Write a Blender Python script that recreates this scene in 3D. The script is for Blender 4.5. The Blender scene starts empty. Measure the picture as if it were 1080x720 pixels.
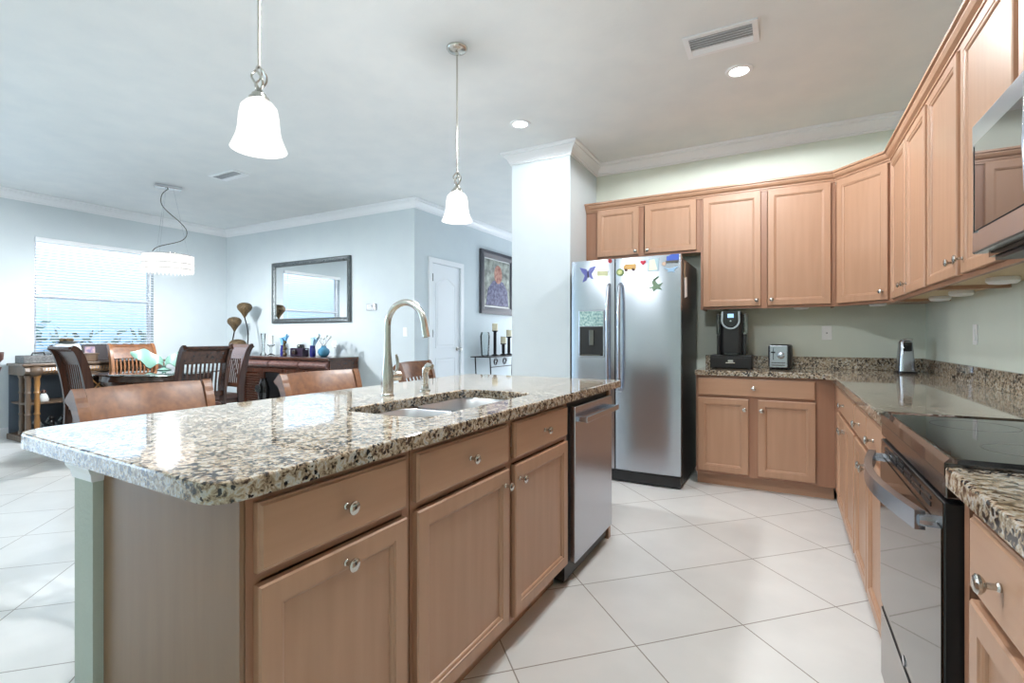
import bpy, bmesh, math, random
from mathutils import Vector, Matrix
R = math.radians
random.seed(7)
sc = bpy.context.scene
COL = sc.collection

# ---------------------------------------------------------------- camera, world, lights, exposure
cam_d = bpy.data.cameras.new('camera'); cam_o = bpy.data.objects.new('camera', cam_d); COL.objects.link(cam_o)
cam_d.sensor_width = 36; cam_d.lens = 17.5; cam_d.shift_y = -4.5/1080; cam_d.clip_start = .02
cam_o.location = (0, 0, 1.2); cam_o.rotation_euler = (R(90), 0, R(28.7))
sc.camera = cam_o
sc.view_settings.view_transform = 'Standard'; sc.view_settings.look = 'None'
sc.view_settings.exposure = 0.16; sc.view_settings.gamma = 1; sc.view_settings.use_curve_mapping = False
sc.cycles.use_denoising = True
sc.cycles.max_bounces = 10; sc.cycles.diffuse_bounces = 7; sc.cycles.glossy_bounces = 4
sc.cycles.transparent_max_bounces = 12; sc.cycles.transmission_bounces = 6
sc.cycles.caustics_reflective = False; sc.cycles.caustics_refractive = False
sc.cycles.sample_clamp_indirect = 6

w = bpy.data.worlds.new('sky'); sc.world = w; w.use_nodes = True
nt = w.node_tree; bg = nt.nodes['Background']
tc = nt.nodes.new('ShaderNodeTexCoord'); sep = nt.nodes.new('ShaderNodeSeparateXYZ'); cr = nt.nodes.new('ShaderNodeValToRGB')
nt.links.new(tc.outputs['Generated'], sep.inputs[0]); nt.links.new(sep.outputs['Z'], cr.inputs[0]); nt.links.new(cr.outputs[0], bg.inputs[0])
cr.color_ramp.elements[0].position = 0.0; cr.color_ramp.elements[0].color = (.10, .17, .27, 1)
e_ = cr.color_ramp.elements.new(.16); e_.color = (.42, .53, .66, 1)
cr.color_ramp.elements[2].position = .5; cr.color_ramp.elements[2].color = (.62, .80, 1, 1)
bg.inputs[1].default_value = 4.2

def area(name, loc, rot, sx, sy, power, color=(1, 1, 1)):
    l = bpy.data.lights.new(name, 'AREA'); l.shape = 'RECTANGLE'; l.size = sx; l.size_y = sy; l.energy = power; l.color = color
    o = bpy.data.objects.new(name, l); COL.objects.link(o); o.location = loc; o.rotation_euler = rot
    return o
# added fill lamps outside an invented patio door and entry door, both unseen
area('added_patio_fill', (-8.45, -.9, 1.25), (0, R(-90), 0), 2.2, 3.4, 92, (.60, .79, 1))
area('added_entry_fill', (-3.2, 8.65, 1.3), (R(-90), 0, 0), 1.4, 2.1, 38, (1, .97, .93))
def point(name, loc, power, r=.04, color=(.95, .98, 1)):
    l = bpy.data.lights.new(name, 'POINT'); l.energy = power; l.shadow_soft_size = r; l.color = color
    o = bpy.data.objects.new(name, l); COL.objects.link(o); o.location = loc
def spot(name, loc, power, ang=140, color=(.95, .98, 1)):
    l = bpy.data.lights.new(name, 'SPOT'); l.energy = power; l.shadow_soft_size = .06; l.color = color; l.spot_size = R(ang); l.spot_blend = .12
    o = bpy.data.objects.new(name, l); COL.objects.link(o); o.location = loc

# ---------------------------------------------------------------- materials
def _n(m): return m.node_tree.nodes, m.node_tree.links
def mat(name, col, rough=.5, metal=0, **k):
    m = bpy.data.materials.new(name); m.use_nodes = True
    b = m.node_tree.nodes['Principled BSDF']
    b.inputs['Base Color'].default_value = (*col, 1); b.inputs['Roughness'].default_value = rough; b.inputs['Metallic'].default_value = metal
    for kk, v in k.items(): b.inputs[kk.replace('_', ' ')].default_value = v
    return m
def srgb(r, g, b):
    f = lambda c: (c/255/12.92) if c <= 10 else ((c/255+.055)/1.055)**2.4
    return (f(r), f(g), f(b))
def noisy(m, c1, c2, scale=(8, 8, 8), nscale=1.0, detail=4, coord='Object', lo=.35, hi=.65, bump=0, bscale=None, rough=None):
    N, L = _n(m); b = N['Principled BSDF']
    t = N.new('ShaderNodeTexCoord'); mp = N.new('ShaderNodeMapping'); nz = N.new('ShaderNodeTexNoise'); r = N.new('ShaderNodeValToRGB')
    mp.inputs['Scale'].default_value = scale; nz.inputs['Scale'].default_value = nscale; nz.inputs['Detail'].default_value = detail
    L.new(t.outputs[coord], mp.inputs[0]); L.new(mp.outputs[0], nz.inputs['Vector']); L.new(nz.outputs['Fac'], r.inputs[0])
    r.color_ramp.elements[0].position = lo; r.color_ramp.elements[1].position = hi
    r.color_ramp.elements[0].color = (*c1, 1); r.color_ramp.elements[1].color = (*c2, 1)
    L.new(r.outputs[0], b.inputs['Base Color'])
    if bump:
        bp = N.new('ShaderNodeBump'); bp.inputs['Strength'].default_value = bump; bp.inputs['Distance'].default_value = .004
        src = nz
        if bscale:
            src = N.new('ShaderNodeTexNoise'); src.inputs['Scale'].default_value = bscale; src.inputs['Detail'].default_value = 3
            L.new(t.outputs[coord], src.inputs['Vector'])
        L.new(src.outputs['Fac'], bp.inputs['Height']); L.new(bp.outputs[0], b.inputs['Normal'])
    return m
def wood(name, c1, c2, axis='z', rough=.38, coat=.15):
    m = mat(name, c1, rough, Coat_Weight=coat, Coat_Roughness=.25)
    s = {'z': (30, 30, 2.2), 'x': (2.2, 30, 30), 'y': (30, 2.2, 30)}[axis]
    noisy(m, c1, c2, s, 1.0, 5, lo=.3, hi=.7)
    return m
WA, WB = srgb(170, 131, 104), srgb(177, 138, 111)
M = {}
M['wood_v'] = wood('maple_vertical', WA, WB, 'z')
M['wood_frame'] = wood('maple_face_frame', srgb(150, 108, 84), srgb(158, 116, 91), 'z')
M['wood_panel'] = wood('maple_end_panel', srgb(128, 97, 72), srgb(136, 105, 79), 'z')  # darker, greyer maple tone for the near end panel
M['wood_h'] = wood('maple_horizontal', WA, WB, 'x')
M['wood_in'] = mat('cabinet_shadow_interior', srgb(150, 105, 78), .6)
M['underside'] = mat('pale_plywood', srgb(205, 185, 150), .6)
M['dark_wood'] = wood('dark_cherry', srgb(50, 29, 22), srgb(78, 46, 32), 'z', .25, .4)
M['dark_wood_h'] = wood('dark_cherry_horizontal', srgb(54, 31, 23), srgb(84, 50, 34), 'x', .25, .4)
M['stool_wood'] = wood('warm_chestnut', srgb(92, 58, 38), srgb(124, 82, 52), 'x', .4, .1)
M['honey'] = wood('honey_wood', srgb(120, 78, 52), srgb(150, 102, 66), 'z', .25, .4)
M['walnut'] = wood('aged_walnut', srgb(82, 66, 54), srgb(112, 92, 74), 'z', .4, .2)
M['bamboo'] = wood('amber_column', srgb(140, 98, 52), srgb(165, 120, 70), 'z', .3, .3)
M['ceiling'] = noisy(mat('ceiling_paint', (.8, .8, .8), .8), srgb(226, 229, 230), srgb(231, 233, 233), (1, 1, 1), 4, 3, bump=.25, bscale=38)
M['wall_blue'] = noisy(mat('wall_paint_cool_lit', (.6, .7, .75), .7), srgb(207, 216, 221), srgb(210, 219, 223), (1, 1, 1), 4, 3, bump=.12, bscale=60)  # shared wall paint; cool light of the dining side is put into this tint
M['wall_kitchen'] = noisy(mat('wall_paint_warm_lit', (.6, .7, .6), .7), srgb(216, 223, 212), srgb(219, 226, 215), (1, 1, 1), 4, 3, bump=.12, bscale=60)  # shared wall paint; warm kitchen light is put into this greener tint
M['pillar'] = noisy(mat('column_paint_cool_lit', (.6, .7, .6), .65), srgb(206, 215, 220), srgb(209, 218, 222), (1, 1, 1), 4, 3, bump=.2, bscale=60)  # shared wall paint again, with the cool light in its colour
M['knee'] = noisy(mat('green_grey_paint', (.6, .7, .6), .7), srgb(176, 184, 174), srgb(182, 190, 180), (1, 1, 1), 4, 3, bump=.5, bscale=70)
M['trim'] = mat('white_trim_paint', srgb(238, 240, 243), .35)
M['door_white'] = mat('white_door_paint', srgb(236, 239, 243), .4)
M['steel'] = mat('brushed_steel', srgb(192, 197, 207), .24, 1)
M['basin_steel'] = mat('satin_basin_steel', srgb(200, 202, 205), .42, 1)
M['steel_dark'] = mat('dark_steel', srgb(120, 116, 112), .18, 1)
M['nickel'] = mat('satin_nickel', srgb(200, 197, 190), .22, 1)
M['chrome'] = mat('chrome', srgb(225, 225, 228), .06, 1)
M['black'] = mat('black_plastic', (.012, .012, .013), .35)
M['black_gloss'] = mat('black_glass', (.008, .008, .009), .04, 0, Specular_IOR_Level=.8)
M['cooktop'] = mat('cooktop_glass', (.02, .02, .02), .03, 0, IOR=1.9)
M['iron'] = mat('black_iron', (.02, .018, .02), .45, .6)
M['glass'] = None
M['plate'] = mat('white_plastic', srgb(240, 240, 240), .35)
M['cream'] = mat('cream_wax', srgb(232, 220, 190), .5)
M['leather'] = noisy(mat('brown_leather', (.1, .05, .04), .35), srgb(78, 52, 46), srgb(92, 62, 54), (1, 1, 1), 12, 4, bump=.4, bscale=90)
M['cobalt'] = mat('cobalt_glass', srgb(28, 30, 110), .08, 0, Coat_Weight=.6)
M['turquoise'] = mat('turquoise_glass', srgb(70, 140, 175), .08, 0, Coat_Weight=.6)
M['feather'] = mat('pale_blue_feather', srgb(110, 170, 215), .7)
M['feather_w'] = mat('ice_blue_feather', srgb(170, 205, 230), .7)
M['petal'] = mat('white_petal', srgb(225, 228, 226), .7)
M['pod'] = noisy(mat('bronze_pod', (.2, .15, .1), .6, .2), srgb(58, 46, 30), srgb(112, 92, 62), (1, 1, 1), 60, 4, bump=.8)
M['stone'] = noisy(mat('grey_wicker', (.3, .3, .3), .7), srgb(90, 92, 94), srgb(130, 130, 130), (1, 1, 1), 60, 3)
M['silver_frame'] = noisy(mat('antique_silver', (.3, .3, .3), .4, .6), srgb(52, 60, 62), srgb(128, 134, 136), (1, 1, 1), 70, 4, bump=.9)
M['mirror'] = mat('mirror_glass', srgb(245, 248, 248), .01, 1)
M['blind'] = mat('white_blind', srgb(245, 247, 250), .5, 0, Transmission_Weight=.0)
M['slat_sh'] = None

def thin_glass(name, tint=(1, 1, 1), gloss=.1, rough=.02):
    m = bpy.data.materials.new(name); m.use_nodes = True; N, L = _n(m); N.clear()
    o = N.new('ShaderNodeOutputMaterial'); mx = N.new('ShaderNodeMixShader'); t = N.new('ShaderNodeBsdfTransparent'); g = N.new('ShaderNodeBsdfGlossy')
    f = N.new('ShaderNodeFresnel'); f.inputs[0].default_value = 1.45
    mt = N.new('ShaderNodeMath'); mt.operation = 'ADD'; mt.inputs[1].default_value = gloss; mt.use_clamp = True
    L.new(f.outputs[0], mt.inputs[0]); L.new(mt.outputs[0], mx.inputs[0])
    t.inputs[0].default_value = (*tint, 1); g.inputs['Roughness'].default_value = rough
    L.new(t.outputs[0], mx.inputs[1]); L.new(g.outputs[0], mx.inputs[2]); L.new(mx.outputs[0], o.inputs[0])
    return m
M['glass'] = thin_glass('clear_glass', (.97, .99, .99), .02)
M['table_glass'] = thin_glass('table_glass', (.78, .9, .88), .40)
M['leaf_glass'] = mat('frosted_green_glass', srgb(118, 160, 146), .25, 0, Transmission_Weight=.25)
M['tinted'] = thin_glass('tinted_tank', (.75, .77, .8), .22)

def emis(name, col, strength):
    m = mat(name, col, .4); b = m.node_tree.nodes['Principled BSDF']
    b.inputs['Emission Color'].default_value = (*col, 1); b.inputs['Emission Strength'].default_value = strength
    return m
M['shade'] = emis('lit_alabaster_glass', (1, .97, .93), 1.6)
def glow_glass(name, strength, tr):
    m = bpy.data.materials.new(name); m.use_nodes = True; N, L = _n(m); N.clear()
    o = N.new('ShaderNodeOutputMaterial'); mx = N.new('ShaderNodeMixShader'); t = N.new('ShaderNodeBsdfTransparent'); e = N.new('ShaderNodeEmission')
    e.inputs[0].default_value = (1, .98, .95, 1); e.inputs[1].default_value = strength; mx.inputs[0].default_value = 1-tr
    L.new(t.outputs[0], mx.inputs[1]); L.new(e.outputs[0], mx.inputs[2]); L.new(mx.outputs[0], o.inputs[0]); return m
M['shade'] = glow_glass('lit_alabaster_glass', 1.5, .4)
M['lamp'] = emis('lit_diffuser', (1, .97, .92), 12)
M['crystal'] = glow_glass('lit_crystal', 1.15, .3)
M['screen_blue'] = emis('lit_blue_screen', srgb(150, 190, 235), .8)

def slat_material():
    m = bpy.data.materials.new('white_slat'); m.use_nodes = True; N, L = _n(m); N.clear()
    o = N.new('ShaderNodeOutputMaterial'); mx = N.new('ShaderNodeMixShader'); d = N.new('ShaderNodeBsdfDiffuse'); t = N.new('ShaderNodeBsdfTranslucent')
    d.inputs[0].default_value = (.9, .92, .95, 1); t.inputs[0].default_value = (.9, .93, .97, 1); mx.inputs[0].default_value = .45
    L.new(d.outputs[0], mx.inputs[1]); L.new(t.outputs[0], mx.inputs[2]); L.new(mx.outputs[0], o.inputs[0])
    return m
M['slat'] = slat_material()

def granite():
    m = mat('speckled_granite', (.5, .45, .4), .045); N, L = _n(m); b = N['Principled BSDF']; b.inputs['IOR'].default_value = 1.6
    t = N.new('ShaderNodeTexCoord')
    def ramp(src, cols, mode='LINEAR'):
        r = N.new('ShaderNodeValToRGB'); cr = r.color_ramp; cr.interpolation = mode
        cr.elements[0].position, cr.elements[0].color = cols[0][0], (*srgb(*cols[0][1]), 1)
        cr.elements[1].position, cr.elements[1].color = cols[1][0], (*srgb(*cols[1][1]), 1)
        for p, c in cols[2:]:
            e = cr.elements.new(p); e.color = (*srgb(*c), 1)
        L.new(src, r.inputs[0]); return r.outputs[0]
    nz = N.new('ShaderNodeTexNoise'); nz.inputs['Scale'].default_value = 66; nz.inputs['Detail'].default_value = 5; nz.inputs['Roughness'].default_value = .62; nz.inputs['Distortion'].default_value = .6
    L.new(t.outputs['Object'], nz.inputs['Vector'])
    base = ramp(nz.outputs['Fac'], [(.34, (30, 27, 28)), (.41, (84, 70, 58)), (.46, (140, 122, 100)), (.53, (168, 153, 131)), (.60, (184, 180, 172)), (.70, (128, 128, 128))])
    v = N.new('ShaderNodeTexVoronoi'); v.inputs['Scale'].default_value = 130; L.new(t.outputs['Object'], v.inputs['Vector'])
    sp = N.new('ShaderNodeSeparateColor'); L.new(v.outputs['Color'], sp.inputs[0])
    big = N.new('ShaderNodeTexNoise'); big.inputs['Scale'].default_value = 22; big.inputs['Detail'].default_value = 4; L.new(t.outputs['Object'], big.inputs['Vector'])
    ad = N.new('ShaderNodeMath'); ad.operation = 'MULTIPLY_ADD'; ad.inputs[1].default_value = .45
    L.new(sp.outputs[0], ad.inputs[0]); L.new(big.outputs['Fac'], ad.inputs[2])
    dark = N.new('ShaderNodeMath'); dark.operation = 'GREATER_THAN'; dark.inputs[1].default_value = .90; L.new(ad.outputs[0], dark.inputs[0])
    mx = N.new('ShaderNodeMix'); mx.data_type = 'RGBA'; mx.inputs['B'].default_value = (*srgb(40, 38, 40), 1)
    L.new(dark.outputs[0], mx.inputs['Factor']); L.new(base, mx.inputs['A']); L.new(mx.outputs['Result'], b.inputs['Base Color'])
    return m
M['granite'] = granite()

def tile_floor():
    m = mat('floor_tile', (.7, .7, .68), .28); N, L = _n(m); b = N['Principled BSDF']
    t = N.new('ShaderNodeTexCoord'); mp = N.new('ShaderNodeMapping'); L.new(t.outputs['Object'], mp.inputs[0])
    S = .4995
    # lattice vertex at world (-.506, 2.637), tiles turned 45 degrees
    mp.vector_type = 'POINT'; mp.inputs['Rotation'].default_value = (0, 0, R(45))
    c = math.cos(R(45)); x, y = -.506, 2.637
    mp.inputs['Location'].default_value = (-(x*c-y*c)+50*S, -(x*c+y*c)+50*S, 0)
    br = N.new('ShaderNodeTexBrick'); br.offset = 0; br.squash = 1
    br.inputs['Scale'].default_value = 1; br.inputs['Brick Width'].default_value = S; br.inputs['Row Height'].default_value = S
    br.inputs['Mortar Size'].default_value = .0028; br.inputs['Mortar Smooth'].default_value = .1; br.inputs['Bias'].default_value = 0
    br.inputs['Color1'].default_value = (*srgb(226, 225, 222), 1); br.inputs['Color2'].default_value = (*srgb(222, 221, 218), 1)
    br.inputs['Mortar'].default_value = (*srgb(150, 142, 134), 1)
    L.new(mp.outputs[0], br.inputs['Vector'])
    nz = N.new('ShaderNodeTexNoise'); nz.inputs['Scale'].default_value = 3.5; nz.inputs['Detail'].default_value = 6; L.new(t.outputs['Object'], nz.inputs['Vector'])
    r = N.new('ShaderNodeValToRGB'); r.color_ramp.elements[0].position = .3; r.color_ramp.elements[0].color = (.9, .9, .9, 1); r.color_ramp.elements[1].position = .7
    L.new(nz.outputs['Fac'], r.inputs[0])
    mx = N.new('ShaderNodeMix'); mx.data_type = 'RGBA'; mx.blend_type = 'MULTIPLY'; mx.inputs['Factor'].default_value = 1
    L.new(br.outputs['Color'], mx.inputs['A']); L.new(r.outputs[0], mx.inputs['B']); L.new(mx.outputs['Result'], b.inputs['Base Color'])
    bp = N.new('ShaderNodeBump'); bp.inputs['Strength'].default_value = .4; bp.inputs['Distance'].default_value = .002; bp.invert = True
    L.new(br.outputs['Fac'], bp.inputs['Height']); L.new(bp.outputs[0], b.inputs['Normal'])
    return m
M['tile'] = tile_floor()

# ---------------------------------------------------------------- mesh helpers
class MB:
    def __init__(s): s.bm = bmesh.new()
    def box(s, x0, x1, y0, y1, z0, z1, bev=0):
        v = [s.bm.verts.new(p) for p in ((x0,y0,z0),(x1,y0,z0),(x1,y1,z0),(x0,y1,z0),(x0,y0,z1),(x1,y0,z1),(x1,y1,z1),(x0,y1,z1))]
        fs = [s.bm.faces.new([v[i] for i in f]) for f in ((3,2,1,0),(4,5,6,7),(0,1,5,4),(1,2,6,5),(2,3,7,6),(3,0,4,7))]
        if bev:
            es = list({e for f in fs for e in f.edges})
            bmesh.ops.bevel(s.bm, geom=es, offset=bev, segments=2, affect='EDGES', profile=.5)
        return s
    def loops(s, loops, cap0=True, cap1=True, close=True):
        vs = [[s.bm.verts.new(p) for p in lp] for lp in loops]
        n = len(vs[0])
        for a, b in zip(vs, vs[1:]):
            for i in range(n if close else n-1):
                j = (i+1) % n
                s.bm.faces.new((a[i], a[j], b[j], b[i]))
        if cap0: s.bm.faces.new(list(reversed(vs[0])))
        if cap1: s.bm.faces.new(vs[-1])
        return s
    def rects(s, x0, x1, z0, z1, prof, yb=0):
        """raised panel facing -y: prof = [(inset, y)]"""
        return s.loops([[(x0+i, y, z0+i), (x1-i, y, z0+i), (x1-i, y, z1-i), (x0+i, y, z1-i)] for i, y in prof])
    def lathe(s, prof, seg=24, c=(0, 0, 0), axis='z', cap0=True, cap1=True):
        def P(r, h, a):
            x, y = r*math.cos(a), r*math.sin(a)
            if axis == 'z': q = (x, y, h)
            elif axis == 'y': q = (x, h, -y)
            else: q = (h, x, y)
            return (q[0]+c[0], q[1]+c[1], q[2]+c[2])
        return s.loops([[P(max(r, 1e-4), h, 2*math.pi*k/seg) for k in range(seg)] for r, h in prof], cap0, cap1)
    def tube(s, pts, r, seg=10, cap=True):
        pts = [Vector(p) for p in pts]; rs = r if isinstance(r, (list, tuple)) else [r]*len(pts)
        up = None; lps = []
        for i, p in enumerate(pts):
            t = (pts[min(i+1, len(pts)-1)] - pts[max(i-1, 0)]).normalized()
            if up is None: up = t.orthogonal().normalized()
            else: up = (up - t*up.dot(t)).normalized()
            sd = t.cross(up)
            lps.append([p + (up*math.cos(2*math.pi*k/seg) + sd*math.sin(2*math.pi*k/seg))*rs[i] for k in range(seg)])
        return s.loops(lps, cap, cap)
    def ribbon(s, pts, wx, th, axis='y'):
        """pts in the plane across `axis`; rectangular bar wx wide along axis, th thick"""
        pts = [Vector(p) for p in pts]; A = Vector((0, 1, 0)) if axis == 'y' else Vector((1, 0, 0)) if axis == 'x' else Vector((0, 0, 1))
        ths = th if isinstance(th, (list, tuple)) else [th]*len(pts); lps = []
        for i, p in enumerate(pts):
            t = (pts[min(i+1, len(pts)-1)] - pts[max(i-1, 0)]).normalized(); nrm = t.cross(A).normalized()
            h = ths[i]/2
            lps.append([p+A*wx/2+nrm*h, p-A*wx/2+nrm*h, p-A*wx/2-nrm*h, p+A*wx/2-nrm*h])
        return s.loops(lps)
    def prism(s, poly, z0, z1):
        return s.loops([[(x, y, z0) for x, y in poly], [(x, y, z1) for x, y in poly]])
    def sphere(s, c, r, seg=16, sc3=(1, 1, 1)):
        n = seg//2
        return s.lathe_s([(math.sin(math.pi*k/n)*r, -math.cos(math.pi*k/n)*r) for k in range(n+1)], seg, c, sc3)
    def lathe_s(s, prof, seg, c, q):
        return s.loops([[(c[0]+max(r, 1e-4)*math.cos(2*math.pi*k/seg)*q[0], c[1]+max(r, 1e-4)*math.sin(2*math.pi*k/seg)*q[1], c[2]+h*q[2]) for k in range(seg)] for r, h in prof])
    def xf(s, m, start=0):
        s.bm.verts.ensure_lookup_table(); bmesh.ops.transform(s.bm, matrix=m, verts=s.bm.verts[start:]); return s
    def n(s): s.bm.verts.index_update(); return len(s.bm.verts)
    def mesh(s, name, m, smooth=False):
        bmesh.ops.recalc_face_normals(s.bm, faces=s.bm.faces)
        me = bpy.data.meshes.new(name); s.bm.to_mesh(me); s.bm.free()
        me.materials.append(m)
        if smooth:
            for p in me.polygons: p.use_smooth = True
            me.set_sharp_from_angle(angle=R(38))
        return me
def link(name, me, parent=None, loc=(0, 0, 0), rot=(0, 0, 0)):
    o = bpy.data.objects.new(name, me); COL.objects.link(o); o.parent = parent; o.location = loc; o.rotation_euler = rot
    return o
def obj(name, mb, m, parent=None, loc=(0, 0, 0), rot=(0, 0, 0), smooth=False, label=None):
    o = link(name, mb.mesh(name, m, smooth), parent, loc, rot)
    if label: o['label'] = label
    return o
def tag(o, label, cat, group=None):
    o['label'] = label; o['category'] = cat
    if group: o['group'] = group
    return o
def thing(name, label, cat, loc=(0, 0, 0), rz=0, group=None):
    o = bpy.data.objects.new(name, None); COL.objects.link(o); o.location = loc; o.rotation_euler = (0, 0, rz); o.empty_display_size = .1
    return tag(o, label, cat, group)
def struct(name, mb, m, parent=None, smooth=False):
    o = obj(name, mb, m, parent, smooth=smooth)
    if parent is None: o['kind'] = 'structure'
    return o
def copy_tree(o, parent=None):
    c = o.copy(); COL.objects.link(c); c.parent = parent
    for ch in [x for x in bpy.data.objects if x.parent == o]: copy_tree(ch, c)
    return c
def arc(cx, cy, r, a0, a1, n): return [(cx+r*math.cos(R(a0+(a1-a0)*k/n)), cy+r*math.sin(R(a0+(a1-a0)*k/n))) for k in range(n+1)]
def rrect(x0, x1, y0, y1, r, n=5):
    return arc(x1-r, y1-r, r, 0, 90, n)+arc(x0+r, y1-r, r, 90, 180, n)+arc(x0+r, y0+r, r, 180, 270, n)+arc(x1-r, y0+r, r, 270, 360, n)
def offset(poly, d):
    """outward offset of a CCW polygon"""
    out = []; n = len(poly)
    for i in range(n):
        p0, p, p1 = Vector(poly[i-1]), Vector(poly[i]), Vector(poly[(i+1) % n])
        a = (p-p0); b = (p1-p)
        if a.length < 1e-7 or b.length < 1e-7: out.append(tuple(p)); continue
        a.normalize(); b.normalize(); na = Vector((a.y, -a.x)); nb = Vector((b.y, -b.x)); s = na+nb
        out.append(tuple(p + s*(d/max(.3, 1+na.dot(nb)))))
    return out
def sweep(mb, path, prof, side=1):
    """profile [(out, z)] swept along an open plan path; 'out' points to the right of travel * side; closed profile"""
    n = len(path); lps = []
    for i in range(n):
        p = Vector(path[i]); a = (p-Vector(path[i-1])).normalized() if i else None; b = (Vector(path[i+1])-p).normalized() if i < n-1 else None
        if a is None: a = b
        if b is None: b = a
        na = Vector((a.y, -a.x)); nb = Vector((b.y, -b.x)); s = (na+nb)/(1+na.dot(nb))*side
        lps.append([(p.x+s.x*o, p.y+s.y*o, z) for o, z in prof])
    return mb.loops(lps)

# ---------------------------------------------------------------- room shell
XR, YB, XW, YR, ZC = .96, 4.918, -8.1, -3.5, 2.96
YM, XH, YH = 4.96, -4.13, 8.4           # mirror wall, hall wall, hall end
PX0, PX1, PY = -2.30, -1.70, 4.20       # column
T = .12
fl = struct('floor', MB().box(XW-T, XR+T, YR-T, YH+T, -.1, 0), M['tile'])
struct('ceiling', MB().box(XW-T, XR+T, YR-T, YH+T, ZC, ZC+.1), M['ceiling'])
struct('wall_right', MB().box(XR, XR+T, YR, YB+T, 0, ZC), M['wall_kitchen'])
struct('wall_back', MB().box(PX1, XR, YB, YB+T, 0, ZC), M['wall_kitchen'])
struct('wall_column', MB().box(PX0, PX1, PY, YH, 0, ZC), M['pillar'])
struct('wall_dining', MB().box(XW-T, XH, YM, YM+T, 0, ZC), M['wall_blue'])
struct('wall_hall_end', MB().box(XH, XH+.2, YH, YH+T, 0, ZC).box(PX0-.2, PX0, YH, YH+T, 0, ZC).box(XH+.2, PX0-.2, YH, YH+T, 2.4, ZC), M['wall_blue'])
struct('door_3', MB().box(XH+.2, XH+.3, YH+.03, YH+.08, 0, 2.4).box(PX0-.3, PX0-.2, YH+.03, YH+.08, 0, 2.4).box(XH+.3, PX0-.3, YH+.03, YH+.08, 2.3, 2.4).box(XH+.3, PX0-.3, YH+.03, YH+.08, 0, .12), M['trim'])  # unseen entry door, added as an opening for the hall fill lamp
DY0, DY1, DZ = 5.30, 5.98, 2.20         # hall door opening
struct('wall_hall', MB().box(XH-T, XH, YM+T, DY0, 0, ZC).box(XH-T, XH, DY1, YH, 0, ZC).box(XH-T, XH, DY0, DY1, DZ, ZC), M['wall_blue'])
LY0, LY1 = -2.7, .9
WY0, WY1, WZ0, WZ1 = 2.55, 3.87, .98, 2.44
struct('wall_left', MB().box(XW-T, XW, YR, LY0, 0, ZC).box(XW-T, XW, LY0, LY1, 2.35, ZC).box(XW-T, XW, LY1, WY0, 0, ZC).box(XW-T, XW, WY1, YM, 0, ZC).box(XW-T, XW, WY0, WY1, 0, WZ0).box(XW-T, XW, WY0, WY1, WZ1, ZC), M['wall_blue'])
struct('wall_rear', MB().box(XW, XR, YR-T, YR, 0, ZC), M['wall_kitchen'])
added_pdoor = struct('door_2', MB().box(XW-.09, XW-.03, LY0, LY1, 0, .05).box(XW-.09, XW-.03, LY0, LY1, 2.29, 2.35), M['trim'])  # unseen patio door, added as an opening for the left fill lamp
for k in range(3):
    yy = LY0+(LY1-LY0)*k/2; y0 = min(max(yy-.03, LY0), LY1-.06)
    obj('door_stile', MB().box(XW-.09, XW-.03, y0, y0+.06, .05, 2.29), M['trim'], added_pdoor)
# crown mouldings
CR = [(0, ZC-.112), (.012, ZC-.112), (.012, ZC-.098), (.022, ZC-.094), (.026, ZC-.080), (.040, ZC-.058), (.060, ZC-.040), (.068, ZC-.037), (.068, ZC-.026), (.084, ZC-.020), (.088, ZC-.002), (0, ZC-.002)]
struct('trim_1', sweep(MB(), [(XR, YR), (XR, YB), (PX1, YB), (PX1, PY), (PX0, PY), (PX0, YH)], CR, -1), M['trim'])
struct('trim_2', sweep(MB(), [(XH, YH), (XH, YM), (XW, YM), (XW, YR)], CR, -1), M['trim'])
BBP = [(0, 0), (.014, 0), (.014, .11), (.008, .125), (0, .13)]
struct('baseboard_left', sweep(MB(), [(XW, YM), (XW, LY1+.02)], BBP, -1), M['trim'])
struct('baseboard_dining', sweep(MB(), [(XH, DY0-.07), (XH, YM), (XW+.014, YM)], BBP, -1), M['trim'])
struct('baseboard_hall', sweep(MB(), [(XH, YH), (XH, DY1+.07)], BBP, -1), M['trim'])
struct('baseboard_column', sweep(MB(), [(PX1, PY+.6), (PX1, PY), (PX0, PY), (PX0, YH)], BBP, -1), M['trim'])
# exterior ground
struct('ground', MB().box(-40, XW-T-.02, -25, 30, -.25, -.12), noisy(mat('grass_ground', (.1, .2, .1), .9), srgb(60, 84, 66), srgb(84, 108, 88), (1, 1, 1), 2, 4))

# dining window
wn = struct('window_1', MB().box(XW-T, XW-.07, WY0, WY0+.04, WZ0, WZ1).box(XW-T, XW-.07, WY1-.04, WY1, WZ0, WZ1).box(XW-T, XW-.07, WY0+.04, WY1-.04, WZ0, WZ0+.04)
       .box(XW-T, XW-.07, WY0+.04, WY1-.04, WZ1-.04, WZ1).box(XW-T, XW-.08, WY0+.04, WY1-.04, (WZ0+WZ1)/2-.02, (WZ0+WZ1)/2+.02), M['trim'])
obj('window_pane', MB().box(XW-.105, XW-.1, WY0+.04, WY1-.04, WZ0+.04, WZ1-.04), M['glass'], wn)
obj('window_sill', MB().box(XW-.07, XW+.035, WY0, WY1, WZ0, WZ0+.015), M['trim'], wn)
bl = thing('window_blind', 'white horizontal slat blind covering the bright dining room window', 'blind', (XW+.0, (WY0+WY1)/2, WZ0+.02))
hw = (WY1-WY0)/2-.004; H = WZ1-WZ0
obj('headrail', MB().box(-.025, .03, -hw, hw, H-.08, H-.022, .004), M['blind'], bl)
mb = MB(); ns = 36; pitch = (H-.14)/ns
for k in range(ns):
    z = .045+k*pitch; a = R(14)
    s0 = mb.n(); mb.box(-.024, .024, -hw, hw, -.0014, .0014); mb.xf(Matrix.Translation((0, 0, z)) @ Matrix.Rotation(a, 4, 'Y'), s0)
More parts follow.
